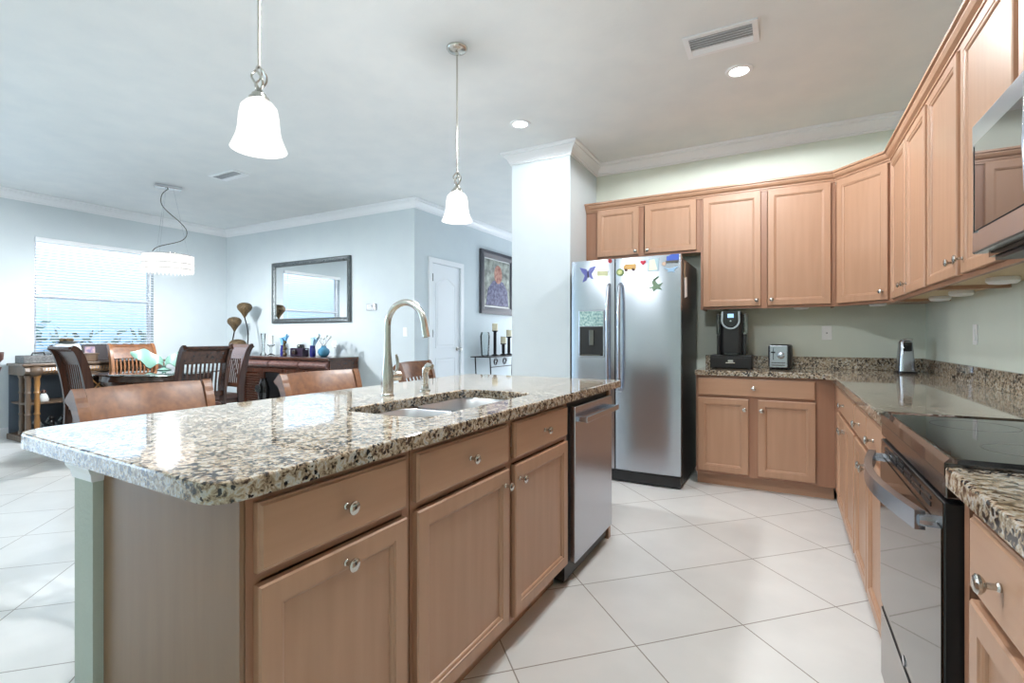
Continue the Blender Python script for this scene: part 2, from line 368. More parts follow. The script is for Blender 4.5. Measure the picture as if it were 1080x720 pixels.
obj('slats', mb, M['slat'], bl)
obj('bottom_rail', MB().box(-.024, .024, -hw, hw, .004, .024, .003), M['blind'], bl)
for yy in (-hw+.12, 0, hw-.12):
    obj('ladder_cord', MB().box(.026, .0275, yy-.001, yy+.001, .02, H-.08), M['blind'], bl)
obj('tilt_wand', MB().tube([(.034, hw-.06, H-.08), (.036, hw-.06, .5)], .004, 8), M['blind'], bl)
# greenery outside the window
def shrub(loc, s, lab):
    mb = MB()
    for k in range(260):
        d = Vector((random.gauss(0, 1), random.gauss(0, 1), random.gauss(0, 1))).normalized()*random.uniform(.6, 1)
        c = Vector((d.x*s[0], d.y*s[1], s[2]+d.z*s[2])); s0 = mb.n()
        mb.loops([[(-.12, 0, 0), (0, -.05, 0), (.12, 0, 0), (0, .05, 0)]], True, False)
        mb.xf(Matrix.Translation(c) @ Matrix.Rotation(random.uniform(0, 6.3), 4, d.orthogonal()) , s0)
    t = thing('shrub', lab, 'shrub', loc)
    obj('foliage', mb, mat('foliage_green', srgb(60, 92, 84), .6), t)
    obj('trunk', MB().tube([(0, 0, 0), (.02, .01, s[2])], [.05, .03]), M['walnut'], t)
shrub((-11.5, 3.4, -.12), (.9, 1.1, .85), 'low leafy shrub glimpsed outside through the right of the window blind')
shrub((-12.5, 5.2, -.12), (.9, 1.3, .75), 'wide leafy shrub glimpsed outside beyond the window blind')

# hall door
dl = struct('door_1', MB().box(XH-.05, XH-.012, DY0+.004, DY1-.004, .01, DZ-.004), M['door_white'])
def arch_panel(y0, y1, z0, z1, rise):
    pts = [(y0, z0), (y1, z0), (y1, z1)]
    if rise:
        for k in range(1, 12):
            t = k/12; yy = y1+(y0-y1)*t; pts.append((yy, z1+rise*(math.sin(math.pi*t)**1.6)))
    pts.append((y0, z1))
    return pts
for (z0, z1, rs) in ((.22, .92, 0), (1.05, DZ-.26, .09)):
    p = arch_panel(DY0+.11, DY1-.11, z0, z1, rs)
    pr = lambda d, x: [(x, y, z) for y, z in offset(p, d)]
    obj('door_panel', MB().loops([pr(0, XH-.013), pr(0, XH-.004), pr(-.012, XH-.004), pr(-.02, XH-.011), pr(-.035, XH-.011), pr(-.05, XH-.005)], True, True), M['door_white'], dl, smooth=False)
obj('door_casing', MB().box(XH+.001, XH+.02, DY0-.065, DY0+.004, 0, DZ+.065).box(XH+.001, XH+.02, DY1-.004, DY1+.065, 0, DZ+.065).box(XH+.001, XH+.02, DY0+.004, DY1-.004, DZ-.004, DZ+.065), M['trim'], dl)
for z in (.3, 1.25, 2.0): obj('hinge', MB().box(XH-.012, XH+.022, DY0+.004, DY0+.018, z-.05, z+.05), M['steel_dark'], dl)
obj('door_handle', MB().lathe([(.028, -.012), (.028, -.004), (.010, 0), (.010, .03), (.026, .04), (.028, .055), (.018, .066), (.001, .068)], 16, (XH, DY1-.07, 1.03), 'x'), M['nickel'], dl, smooth=True)

# ---------------------------------------------------------------- cabinets
def door_mb(w_, h_, fr=.055):
    return MB().rects(0, w_, 0, h_, [(0, 0), (0, -.016), (.004, -.02), (fr-.008, -.02), (fr-.006, -.0165), (fr, -.0155), (fr+.004, -.0125), (fr+.006, -.008), (fr+.010, -.008)])
def drawer_mb(w_, h_): return MB().rects(0, w_, 0, h_, [(0, 0), (0, -.013), (.004, -.0145), (.008, -.02)])
knob_me = MB().lathe([(.007, 0), (.008, -.003), (.0055, -.006), (.0055, -.018), (.011, -.021), (.0158, -.026), (.0158, -.030), (.012, -.0335), (.001, -.0345)], 18, axis='y').mesh('knob', M['nickel'], True)
def add_door(par, x, z, w_, h_, kx=None, kz=None, y=0, m=None, fr=.055, name='door'):
    d = obj(name, door_mb(w_, h_, fr) if name == 'door' else drawer_mb(w_, h_), m or (M['wood_v'] if name == 'door' else M['wood_h']), par, (x, y, z))
    if kx is not None: link('knob', knob_me, d, (kx, -.02, kz))
    return d
def carcass(par, w_, d_, z0, z1, toe=True, stiles=(), rails=(), m=None):
    """open-topped box of panels with a face frame; face at local y=0"""
    f = .02; t = .016; s = .03
    mb = MB()
    mb.box(0, t, f, d_, z0, z1).box(w_-t, w_, f, d_, z0, z1).box(t, w_-t, f, d_-.008, z0, z0+t).box(t, w_-t, d_-.008, d_, z0, z1)
    obj('carcass', mb, M['wood_v'], par)
    fm = MB().box(0, s, 0, f, z0, z1).box(w_-s, w_, 0, f, z0, z1).box(s, w_-s, 0, f, z0, z0+.03).box(s, w_-s, 0, f, z1-.03, z1)
    for (a, b) in stiles: fm.box(a, b, 0, f, z0+.03, z1-.03)
    for (a, b, x0, x1) in rails: fm.box(x0, x1, .0006, f, a, b)
    # back board just behind the frame so nothing shows through the reveals
    obj('face_frame', fm, M['wood_frame'], par)
    if toe: obj('toe_kick', MB().box(0, w_, .07, .085, 0, z0), M['wood_h'], par)
ZU = .895   # underside of the granite
ZT = .935
ZB = .105
# island faces +x: local x -> +y, face plane x=-.92
IX = -.92
def isl(name, lab, y0): return thing(name, lab, 'cabinet', (IX, y0, 0), R(90))
c = isl('base_cabinet', 'maple island base cabinet nearest the camera, one drawer above one pull-out door', .60)
W = .480; carcass(c, W, .54, ZB, ZU, rails=[(.715, .745, .03, W-.03)])
add_door(c, .017, .735, .437, .140, .218, .07, name='drawer'); add_door(c, .017, .125, .437, .585, .218, .548)
c = isl('sink_cabinet', 'wide maple sink base under the island sink, two false drawers over two doors', 1.085)
W = 1.14; carcass(c, W, .535, ZB, ZU, stiles=[(.545, .585)], rails=[(.715, .745, .03, .545), (.715, .745, .585, W-.03)])
for x, w_, k, kd in ((.012, .528, .264, .495), (.590, .522, .26, .03)):
    add_door(c, x, .735, w_, .140, k, .07, name='drawer'); add_door(c, x, .125, w_, .585, kd, .53)
# end panels
tag(obj('end_panel', MB().box(0, .54, 0, .010, 0, ZU), M['wood_panel'], loc=(-1.460, .588, 0)), 'plain maple end panel closing the near end of the island', 'panel')
tag(obj('end_panel', MB().box(0, .54, 0, .04, 0, ZU), M['wood_v'], loc=(-1.460, 2.875, 0)), 'maple end panel beyond the dishwasher at the far end of the island', 'panel')
# knee wall
kw = thing('knee_wall', 'green-grey painted half wall carrying the island overhang at its near post', 'half wall', (-1.51, .567, 0))
obj('wall_body', MB().box(-.048, .048, 0, 2.35, 0, ZU-.045), M['knee'], kw)
obj('cap_trim', sweep(MB(), [(.048, .022), (.048, 0), (-.048, 0), (-.048, 2.35)], [(0, ZU-.045), (.004, ZU-.043), (.007, ZU-.025), (.014, ZU-.012), (.016, ZU-.001), (-.02, ZU-.001), (-.02, ZU-.045)], -1), M['trim'], kw)
# island granite with sink cut-out
def rounded(pts, rs, n=6):
    out = []
    for i, p in enumerate(pts):
        r = rs[i]; p = Vector(p); a = (Vector(pts[i-1])-p); b = (Vector(pts[(i+1) % len(pts)])-p); a.normalize(); b.normalize()
        if r == 0: out.append(tuple(p)); continue
        p0, p1 = p+a*r, p+b*r
        for k in range(n+1):
            t = k/n; out.append(tuple(p0*(1-t)**2+p*2*t*(1-t)+p1*t*t))
    return out
def slab(outer, holes, z0, z1, bev=.006):
    mb = MB(); bm = mb.bm
    def ring(poly, levels):
        return [[bm.verts.new((x, y, z)) for x, y in offset(poly, d)] for d, z in levels]
    def bridge(rings):
        n = len(rings[0])
        for a, b in zip(rings, rings[1:]):
            for i in range(n): bm.faces.new((a[i], a[(i+1) % n], b[(i+1) % n], b[i]))
    lv = [(0, z0), (0, z1-bev), (-bev*.3, z1-bev*.3), (-bev, z1)]
    tops, bots = [], []
    r = ring(outer, lv); bridge(r); tops.append(r[-1]); bots.append(r[0])
    for h in holes:
        r = ring(h, [(-d, z) for d, z in lv]); bridge(r); tops.append(r[-1]); bots.append(r[0])
    for grp in (tops, bots):
        es = []
        for lp in grp:
            for i in range(len(lp)):
                e = bm.edges.get((lp[i], lp[(i+1) % len(lp)])); es.append(e)
        bmesh.ops.triangle_fill(bm, use_beauty=True, use_dissolve=False, edges=es)
    return mb
GX0, GX1, GY0, GY1 = -2.02, -.885, .52, 3.03
SX0, SX1, SY0, SY1 = -1.43, -1.04, 1.29, 2.12
sink_hole = rrect(SX0, SX1, SY0, SY1, .07)
io = rounded([(-1.92, GY0+.035), (GX1, GY0), (GX1, GY1), (GX0, GY1)], [.10, .07, .02, .06])
tag(obj('island_countertop', slab(io, [sink_hole], ZU, ZT), M['granite']), 'speckled beige and black granite slab on the island, with the sink cut-out', 'countertop')
# sink
sk = thing('kitchen_sink', 'stainless undermount double-bowl sink set in the island granite', 'sink', ((SX0+SX1)/2, (SY0+SY1)/2, ZU-.2))
def bowl(x0, x1, y0, y1, dp):
    L = []
    for d, z in ((.0, .199), (-.003, .195), (-.008, .12), (-.014, .2-dp+.03), (-.03, .2-dp+.008), (-.06, .2-dp)):
        L.append([(x, y, z) for x, y in offset(rrect(x0, x1, y0, y1, .06), d)])
    return MB().loops(L, False, True)
hx, hy = (SX1-SX0)/2, (SY1-SY0)/2
for (a, b, dp) in ((-hy-.004, -.03, .16), (.0, hy+.004, .19)):
    o = obj('basin', bowl(-hx-.004, hx+.004, a, b, dp), M['basin_steel'], sk, smooth=True)
    obj('drain', MB().lathe([(.045, .2-dp+.001), (.045, .2-dp+.004), (.03, .2-dp+.002), (.001, .2-dp+.002)], 18, (0, (a+b)/2, 0)), M['steel_dark'], o, smooth=True)
obj('divider', MB().box(-hx-.004, hx+.004, -.031, .001, .17, .192, .004), M['steel'], sk)
# faucet
fx, fy = -1.585, 1.715
fa = thing('kitchen_faucet', 'tall brushed nickel gooseneck faucet behind the island sink', 'faucet', (fx, fy, ZT))
obj('body', MB().lathe([(.030, 0), (.030, .006), (.027, .01), (.0285, .05), (.0275, .09), (.021, .15), (.0165, .20), (.0155, .25)], 24), M['nickel'], fa, smooth=True)
pts = [(0, 0, .24), (0, 0, .315)]
for k in range(1, 15):
    a = math.pi*(1-k/14*.93); pts.append((.105+.105*math.cos(a), 0, .315+.105*math.sin(a)))
pts.append((.222, 0, .265))
obj('gooseneck_spout', MB().tube(pts, [.0148]*(len(pts)-2)+[.0152, .0165], 18), M['nickel'], fa, smooth=True)
hb = obj('handle_hub', MB().tube([(0, 0, .085), (.0, .035, .085), (0, .04, .085), (0, .075, .085), (0, .078, .085)], [.02, .02, .023, .023, .018], 18), M['nickel'], fa, smooth=True)
obj('lever', MB().tube([(0, .058, .10), (0, .066, .125), (.0, .066, .16), (0, .058, .185)], [.008, .007, .008, .005], 10), M['nickel'], hb, smooth=True)
sx, sy = -1.565, 1.96
sp = thing('side_sprayer', 'short brushed nickel side sprayer standing right of the gooseneck faucet', 'sprayer', (sx, sy, ZT))
obj('base', MB().lathe([(.026, 0), (.026, .005), (.018, .012), (.016, .03), (.017, .034)], 20), M['nickel'], sp, smooth=True)
obj('spray_head', MB().tube([(0, 0, .034), (0, 0, .08), (.004, -.0, .105), (.02, 0, .122), (.045, 0, .12)], [.013, .016, .018, .018, .013], 16), M['nickel'], sp, smooth=True)

# dishwasher
dw = thing('dishwasher', 'stainless dishwasher built into the far part of the island', 'dishwasher', (IX, 2.23, 0), R(90))
obj('tub', MB().box(.0, .64, .012, .50, .02, ZU-.004), M['black'], dw)
obj('door_panel', MB().box(.04, .625, -.028, .010, .10, .862, .004), M['steel'], dw)
obj('toe_panel', MB().box(.03, .63, .03, .04, .0, .09), M['black'], dw)
obj('handle', MB().box(.07, .60, -.078, -.064, .782, .812, .003).box(.07, .10, -.066, -.026, .785, .809).box(.57, .60, -.066, -.026, .785, .809), M['steel'], dw)

# ---- back run, rot 0, face y = 4.30
FY = 4.30; FXR = .32
c = thing('base_cabinet', 'maple base cabinet on the back wall right of the refrigerator, drawer over two doors', 'cabinet', (-.635, FY, 0))
W = .955; carcass(c, W, YB-FY-.004, ZB, ZU, stiles=[(.385, .46), (.835, .925)], rails=[(.715, .745, .03, .835)])
add_door(c, .017, .735, .818, .138, .409, .069, name='drawer')
add_door(c, .017, .125, .372, .59, .345, .51); add_door(c, .455, .125, .382, .59, .025, .51)
# right run, rz=-90: local x -> -y, local y -> +x
def rr(name, lab, yfar, x=FXR, cat='cabinet', z=0): return thing(name, lab, cat, (x, yfar, z), R(-90))
D = XR-FXR-.004
c = rr('base_cabinet', 'maple base cabinet in the right run beside the inner corner, one drawer over two doors', FY-.002)
W = 1.338; carcass(c, W, D, ZB, ZU, stiles=[(.031, .43), (.86, .88)], rails=[(.715, .745, .42, W-.03)])
add_door(c, .425, .735, .885, .138, .44, .069, name='drawer')
add_door(c, .425, .125, .44, .59, .405, .53); add_door(c, .872, .125, .44, .59, .035, .53)
c = rr('base_cabinet', 'maple base cabinet just left of the range, two drawers over two doors', 2.958)
W = .838; carcass(c, W, D, ZB, ZU, stiles=[(.40, .44)], rails=[(.715, .745, .03, .40), (.715, .745, .44, W-.03)])
for x, kd in ((.015, .37), (.425, .03)):
    add_door(c, x, .735, .40, .138, .2, .069, name='drawer'); add_door(c, x, .125, .40, .59, kd, .53)
c = rr('base_cabinet', 'maple base cabinet in the near right corner, right of the range', 1.325)
W = .62; carcass(c, W, D, ZB, ZU, rails=[(.715, .745, .03, W-.03)])
add_door(c, .105, .735, .49, .138, .16, .069, name='drawer'); add_door(c, .105, .125, .49, .59, .40, .53)
# counters with backsplash
EX = FXR-.03
poly = [(-.64, FY-.03), (.22, FY-.03), (EX, FY-.10), (EX, 2.115), (XR-.003, 2.115), (XR-.003, YB-.003), (-.64, YB-.003)]
ct = tag(obj('corner_countertop', slab(poly, [], ZU, ZT), M['granite']), 'L-shaped speckled granite counter turning the corner from refrigerator to range', 'countertop')
tag(obj('backsplash', MB().box(-.64, XR-.003, YB-.024, YB-.002, ZT+.0005, ZT+.10, .002), M['granite']), 'low granite backsplash strip along the back wall behind the toaster', 'backsplash')
tag(obj('backsplash', MB().box(XR-.024, XR-.002, 2.115, YB-.025, ZT+.0005, ZT+.10, .002), M['granite']), 'long low granite backsplash strip along the right wall beyond the range', 'backsplash')
ct = tag(obj('side_countertop', slab([(EX, .68), (XR-.003, .68), (XR-.003, 1.325), (EX, 1.325)], [], ZU, ZT), M['granite']), 'short granite counter in the near right corner, on this side of the range', 'countertop')
tag(obj('backsplash', MB().box(XR-.024, XR-.002, .68, 1.325, ZT+.0005, ZT+.10, .002), M['granite']), 'short granite backsplash strip on this side of the range', 'backsplash')

# ---- uppers: bottom 1.44, top 2.42
UB, UT = 1.44, 2.42
UY = 4.61; UX = .655
def upper(par, w_, d_, h_, stiles=()):
    t = .014; f = .02; s = .03
    obj('carcass', MB().box(0, t, f, d_, 0, h_).box(w_-t, w_, f, d_, 0, h_).box(t, w_-t, d_-.006, d_, .02, h_).box(t, w_-t, f, d_, h_-t, h_), M['wood_v'], par)
    obj('bottom_board', MB().box(t, w_-t, f, d_-.006, .018, .03), M['underside'], par)
    fm = MB().box(0, s, 0, f, 0, h_).box(w_-s, w_, 0, f, 0, h_).box(s, w_-s, 0, f, 0, .035).box(s, w_-s, 0, f, h_-.03, h_)
    for a, b in stiles: fm.box(a, b, 0, f, .035, h_-.03)
    obj('face_frame', fm, M['wood_frame'], par)
dU = YB-UY-.003
c = thing('wall_cabinet', 'short two-door maple wall cabinet above the refrigerator', 'cabinet', (PX1+.003, UY, 1.945))
upper(c, 1.052, dU, UT-1.945, [(0.03, .11), (.50, .56)])
add_door(c, .115, .02, .40, .445, .375, .03); add_door(c, .57, .02, .45, .445, .03, .03)
c = thing('wall_cabinet', 'tall two-door maple wall cabinet above the coffee maker and toaster', 'cabinet', (-.642, UY, UB))
upper(c, .99, dU, UT-UB, [(.465, .515)])
add_door(c, .02, .02, .45, .945, .42, .045); add_door(c, .52, .02, .44, .945, .03, .045)
# diagonal corner cabinet
A = Vector((.350, UY)); B = Vector((UX, 4.26)); dv = B-A; ang = math.atan2(dv.y, dv.x); Ld = dv.length
c = thing('corner_wall_cabinet', 'single-door maple wall cabinet set diagonally across the corner', 'cabinet', (A.x, A.y, UB), ang)
inv = Matrix.Rotation(-ang, 2)
loc = lambda x, y: tuple(inv @ (Vector((x, y))-A))
pp = [(0, .02), (Ld, .02), loc(XR-.003, B.y), loc(XR-.003, YB-.003), loc(A.x, YB-.003)]
obj('carcass', MB().prism(pp, .02, UT-UB), M['wood_v'], c)
obj('face_frame', MB().box(0, .035, 0, .02, 0, UT-UB).box(Ld-.035, Ld, 0, .02, 0, UT-UB).box(.035, Ld-.035, 0, .02, 0, .035).box(.035, Ld-.035, 0, .02, UT-UB-.03, UT-UB), M['wood_frame'], c)
add_door(c, .025, .02, Ld-.05, .945, Ld-.05-.035, .06)
dR = XR-UX-.003
def ru(lab, y1, y0, z0, doors, stiles, kz=.06, h=None, kn=None):
    c = thing('wall_cabinet', lab, 'cabinet', (UX, y1, z0), R(-90)); hh = UT-z0
    upper(c, y1-y0, dR, hh, stiles)
    for (a, b, k) in doors: add_door(c, a, .02, b-a, hh-.035, k, kz, fr=.05)
    return c
ru('two-door maple wall cabinet in the right run, next to the diagonal corner unit', 4.256, 3.27, UB, [(.02, .475, .42), (.50, .965, .035)], [(.47, .505)])
ru('two-door maple wall cabinet in the right run, just left of the microwave', 3.267, 2.125, UB, [(.03, .525, .46), (.58, 1.11, .035)], [(.52, .585)])
ru('short maple wall cabinet above the microwave', 2.122, 1.32, 1.875, [(.015, .39, .355), (.41, .785, .02)], [(.385, .415)], .04)
ru('tall maple wall cabinet on the near side of the microwave', 1.317, .70, UB, [(.02, .30, .26), (.32, .60, .02)], [(.295, .325)])
# cabinet crown
CC = [(0, UT-.016), (.010, UT-.016), (.010, UT-.002), (.018, UT), (.018, UT+.009), (.034, UT+.020), (.044, UT+.038), (.044, UT+.046), (.056, UT+.050), (.056, UT+.064), (0, UT+.064)]
mb = sweep(MB(), [(PX1+.004, UY), (A.x, UY), (B.x, B.y), (UX, .70)], CC, 1)
tag(obj('cabinet_crown', mb, M['wood_h']), 'stepped maple crown strip running along the tops of all wall cabinets', 'moulding')
# puck lights
pk = MB().lathe([(.052, 0), (.055, -.006), (.055, -.018), (.045, -.028), (.02, -.031), (.001, -.031)], 22).mesh('puck_light', M['plate'], True)
for (x, y, lab) in ((.12, 4.72, 'round white puck light under the tall back wall cabinet'), (.60, 4.50, 'round white puck light under the diagonal corner cabinet'),
                    (.86, 4.05, 'round white puck light under the right run, nearest the corner'), (.86, 3.62, 'round white puck light under the right run, second from the corner'),
                    (.82, 2.88, 'round white puck light under the right run, nearest the microwave')):
    tag(link('puck_light', pk, None, (x, y, UB+.0175)), lab, 'light', 'puck lights under the wall cabinets')

# ---------------------------------------------------------------- range
rg = thing('range', 'stainless electric range with black glass cooktop in the right run', 'stove', (FXR, 2.105, 0), R(-90))
W = .770
obj('body', MB().box(.002, W-.002, .012, D, .03, .905), M['black'], rg)
obj('cooktop', MB().loops([[(0, -.03, .912), (W, -.03, .912), (W, D, .912), (0, D, .912)], [(0, -.03, .940), (W, -.03, .940), (W, D, .940), (0, D, .940)], [(.012, -.018, .948), (W-.012, -.018, .948), (W-.012, D-.01, .948), (.012, D-.01, .948)], [(.022, -.008, .944), (W-.022, -.008, .944), (W-.022, D-.02, .944), (.022, D-.02, .944)]]), M['cooktop'], rg)
obj('front_trim', MB().box(0, W, -.028, .010, .866, .911, .003), M['steel_dark'], rg)
dr = obj('oven_door', MB().box(.006, W-.006, -.029, .010, .30, .855, .003), M['black'], rg)
obj('door_panel', MB().box(.008, W-.008, -.0305, -.0292, .302, .853), M['steel_dark'], dr)
obj('door_glass', MB().box(.010, W-.010, -.033, -.031, .33, .80), M['black_gloss'], dr)
mb = MB()
for k in range(6): mb.box(.09+k*.098, .09+k*.098+.085, -.0322, -.0302, .818, .828).box(.09+k*.098, .09+k*.098+.085, -.0322, -.0302, .834, .842)
obj('vent_slots', mb, M['black'], dr)
hp = [(.05+.67*k/16, -.060-.045*math.sin(math.pi*k/16), .80) for k in range(17)]
obj('handle', MB().ribbon(hp, .042, .02, 'z').tube([(.055, -.03, .80), (.055, -.062, .80)], .014).tube([(.715, -.03, .80), (.715, -.062, .80)], .014), M['steel'], dr)
lw = obj('warming_drawer', MB().box(.006, W-.006, -.029, .010, .055, .285, .003), M['black'], rg)
obj('drawer_panel', MB().box(.008, W-.008, -.0305, -.0292, .057, .283), M['steel_dark'], lw)
obj('badge', MB().lathe([(.014, 0), (.014, -.003), (.001, -.003)], 20, (W/2, -.0305, .31), 'y'), M['steel'], dr, smooth=True)
for x in (.03, W-.05): obj('foot', MB().box(x, x+.025, .05, .08, 0, .03), M['black'], rg)
for x in (.03, W-.05): obj('foot', MB().box(x, x+.025, .5, .53, 0, .03), M['black'], rg)
print_m = mat('grey_print', srgb(90, 92, 95), .2)
for (x, y, r) in ((.2, .16, .10), (.57, .16, .08), (.2, .44, .08), (.57, .44, .10)):
    mb = MB().loops([[(x+rr_*math.cos(2*math.pi*k/40), y+rr_*math.sin(2*math.pi*k/40), .9443) for k in range(40)] for rr_ in (r, r-.003)], False, False)
    obj('burner_ring', mb, print_m, rg)

# microwave
mw = thing('microwave', 'stainless over-the-range microwave above the cooktop', 'microwave', (.545, 2.10, 1.452), R(-90))
W = .76
obj('body', MB().box(0, W, .02, XR-.545-.004, .0, .42), M['steel_dark'], mw)
obj('underside_grille', MB().box(.02, W-.02, .03, .38, -.012, -.001), M['black'], mw)
dd = obj('door', MB().box(0, .56, -.02, .018, .012, .418, .004), M['steel'], mw)
obj('window', MB().box(.04, .54, -.024, -.0205, .08, .35), mat('dark_mirror_glass', (.03, .025, .025), .03, 0, IOR=2.4), dd)
obj('window_rim', MB().box(.030, .036, -.026, -.0205, .075, .345), M['chrome'], dd)
obj('handle', MB().tube([(.52, -.02, .06), (.52, -.05, .08), (.52, -.055, .2), (.52, -.05, .34), (.52, -.02, .36)], .009), M['steel'], dd, smooth=True)
obj('control_panel', MB().box(.565, W, -.018, .018, .012, .418, .003), M['black_gloss'], mw)

# ---------------------------------------------------------------- refrigerator
FRY = 4.03
fr = thing('refrigerator', 'stainless side-by-side refrigerator with magnets, standing beside the pale column', 'refrigerator', (-1.165, FRY, 0))
hw = .455; HT = 1.85
obj('body', MB().box(-hw, hw, .075, .80, .02, HT-.02, .004), M['black'], fr)
obj('kick_grille', MB().box(-hw+.005, hw-.005, .03, .074, .012, .095), M['black'], fr)
def fdoor(x0, x1):
    n = 10; P = []
    for k in range(n+1):
        t = k/n; x = x0+(x1-x0)*t; e = min(t, 1-t)*2; bul = .012*(1-(2*t-1)**4)
        P.append((x, .012-bul-0.0))
    P += [(x1, .068), (x0, .068)]
    return MB().prism(P, .11, HT)
d1 = obj('freezer_door', fdoor(-hw, -.075), M['steel'], fr, smooth=True)
d2 = obj('fridge_door', fdoor(-.065, hw), M['steel'], fr, smooth=True)
for d, x in ((d1, -.118), (d2, -.022)):
    obj('handle', MB().tube([(x, 0, 1.64), (x, -.035, 1.62), (x, -.052, 1.5), (x, -.058, 1.2), (x, -.052, .9), (x, -.035, .78), (x, 0, .76)], .0135, 14), M['steel'], d, smooth=True)
# dispenser
dx0, dx1, dz0, dz1 = -.385, -.155, 1.03, 1.43
ds = obj('dispenser', MB().box(dx0, dx1, -.012, .004, dz0, dz1, .008), M['steel'], d1)
obj('dispenser_niche', MB().box(dx0+.012, dx1-.012, -.014, -.0122, dz0+.014, dz0+.26), M['black'], ds)
obj('control_panel', MB().box(dx0+.012, dx1-.012, -.016, -.0122, dz0+.265, dz1-.012), noisy(mat('pale_green_panel', (.5, .7, .7), .2), srgb(110, 150, 150), srgb(190, 215, 212), (1, 1, 1), 60, 3), ds)
obj('paddle', MB().box(-.285, -.245, -.026, -.0142, dz0+.10, dz0+.23, .003), M['steel_dark'], ds)
obj('drip_tray', MB().box(dx0+.03, dx1-.03, -.03, -.0142, dz0+.014, dz0+.024), M['steel_dark'], ds)
# magnets (world helper)
def magnet(name, x, z, lab, col, build, parts=()):
    o = thing(name, lab, 'magnet', (-1.165+x, FRY-.0035, z), 0, 'magnets on the refrigerator doors')
    mm = mat(name+'_colour', col, .4)
    obj('face', build, mm, o)
    for nm, b, cc in parts: obj(nm, b, mat(nm+'_'+name, cc, .4), o)
flat = lambda pts, t=.006: MB().loops([[(x, .002, z) for x, z in pts], [(x, .002-t, z) for x, z in pts]])
circ = lambda r, n=16, cx=0, cz=0, sx=1, sz=1: [(cx+r*sx*math.cos(2*math.pi*k/n), cz+r*sz*math.sin(2*math.pi*k/n)) for k in range(n)]
wing = [(0, .0), (-.02, .035), (-.075, .05), (-.055, .01), (-.03, -.02), (-.05, -.075), (-.02, -.06), (0, -.01)]
magnet('butterfly_magnet', -.30, 1.745, 'purple butterfly magnet high on the freezer door', srgb(90, 95, 165), flat(wing), [('wing', flat([(-x*.9, z*.9+.012) for x, z in wing][::-1]), srgb(110, 115, 180)), ('abdomen', flat(circ(.006, 10, 0, -.01, 1, 5), .009), srgb(40, 35, 60))])
magnet('note_magnet', -.175, 1.735, 'small yellow-green note magnet on the freezer door', srgb(196, 200, 160), flat([(-.045, -.02), (.045, -.024), (.045, .02), (-.045, .024)]))
magnet('ladybug_magnet', -.11, 1.835, 'red ladybug magnet at the top edge of the freezer door', srgb(185, 30, 45), flat(circ(.016)), [('spot', flat(circ(.005), .008), (.02, .02, .02))])
magnet('round_magnet', -.025, 1.735, 'round green badge magnet beside the door gap', srgb(120, 140, 80), flat(circ(.030)), [('centre', flat(circ(.018), .008), srgb(200, 205, 140))])
magnet('wagon_magnet', .055, 1.77, 'tan and brown souvenir magnet right of the green round one', srgb(205, 160, 90), flat([(-.05, -.018), (.05, -.018), (.05, .025), (-.03, .03), (-.05, .01)]), [('wheel', flat(circ(.012, 12, -.03, -.02), .008), srgb(70, 40, 30)), ('wheel', flat(circ(.012, 12, .03, -.02), .008), srgb(70, 40, 30))])
magnet('heart_magnet', .165, 1.80, 'small red heart magnet on the right refrigerator door', srgb(190, 35, 60), flat([(0, -.02), (.022, .004), (.018, .016), (.008, .018), (0, .010), (-.008, .018), (-.018, .016), (-.022, .004)]))
magnet('card_magnet', .245, 1.775, 'white map card magnet with pale border on the right door', srgb(170, 195, 205), flat([(-.042, -.05), (.042, -.046), (.046, .054), (-.038, .05)]), [('map', flat([(-.033, -.042), (.033, -.038), (.012, .046), (-.03, .042)], .008), srgb(230, 230, 205))])
magnet('sailboat_magnet', .395, 1.815, 'blue sailboat magnet at the top right of the refrigerator', srgb(60, 90, 180), flat([(-.045, -.012), (.045, -.012), (.05, .035), (-.01, .035), (-.045, .02)]), [('hull', flat([(-.05, -.03), (.04, -.03), (.048, -.014), (-.05, -.014)], .008), srgb(90, 85, 80))])
magnet('shell_magnet', .33, 1.78, 'small tan shell magnet left of the blue sailboat', srgb(190, 165, 145), flat(circ(.016, 8)))
magnet('bird_magnet', .385, 1.735, 'pale blue bird magnet below the sailboat', srgb(150, 185, 215), flat([(-.06, .014), (-.01, .004), (.055, .02), (.02, -.012), (.03, -.026), (0, -.018), (-.03, -.022), (-.02, -.006)]))
leaf = [(-.06, -.03), (-.02, -.012), (-.03, .02), (-.005, .05), (0, .02), (.02, .0), (.055, .012), (.03, -.02), (.05, -.045), (.01, -.035), (-.02, -.055), (-.025, -.03)]
magnet('gecko_magnet', .265, 1.62, 'green lizard magnet alone below the others on the right door', srgb(120, 145, 120), flat(leaf), [('tail', flat([(-.02, .04), (.02, .065), (.025, .058), (-.01, .03)]), srgb(90, 120, 90))])
ss = thing('side_note', 'white slip of paper pinned on the black side of the refrigerator', 'note', (-1.165+hw+.002, FRY+.16, 1.62))
obj('paper', MB().box(0, .003, 0, .10, -.10, .06), M['plate'], ss, rot=(R(8), 0, 0))
ss = thing('side_magnet', 'tan strip magnet above the white slip on the refrigerator side', 'magnet', (-1.165+hw+.002, FRY+.14, 1.73))
obj('face', MB().box(0, .004, 0, .04, -.05, .07), mat('tan_strip', srgb(150, 130, 105), .5), ss)

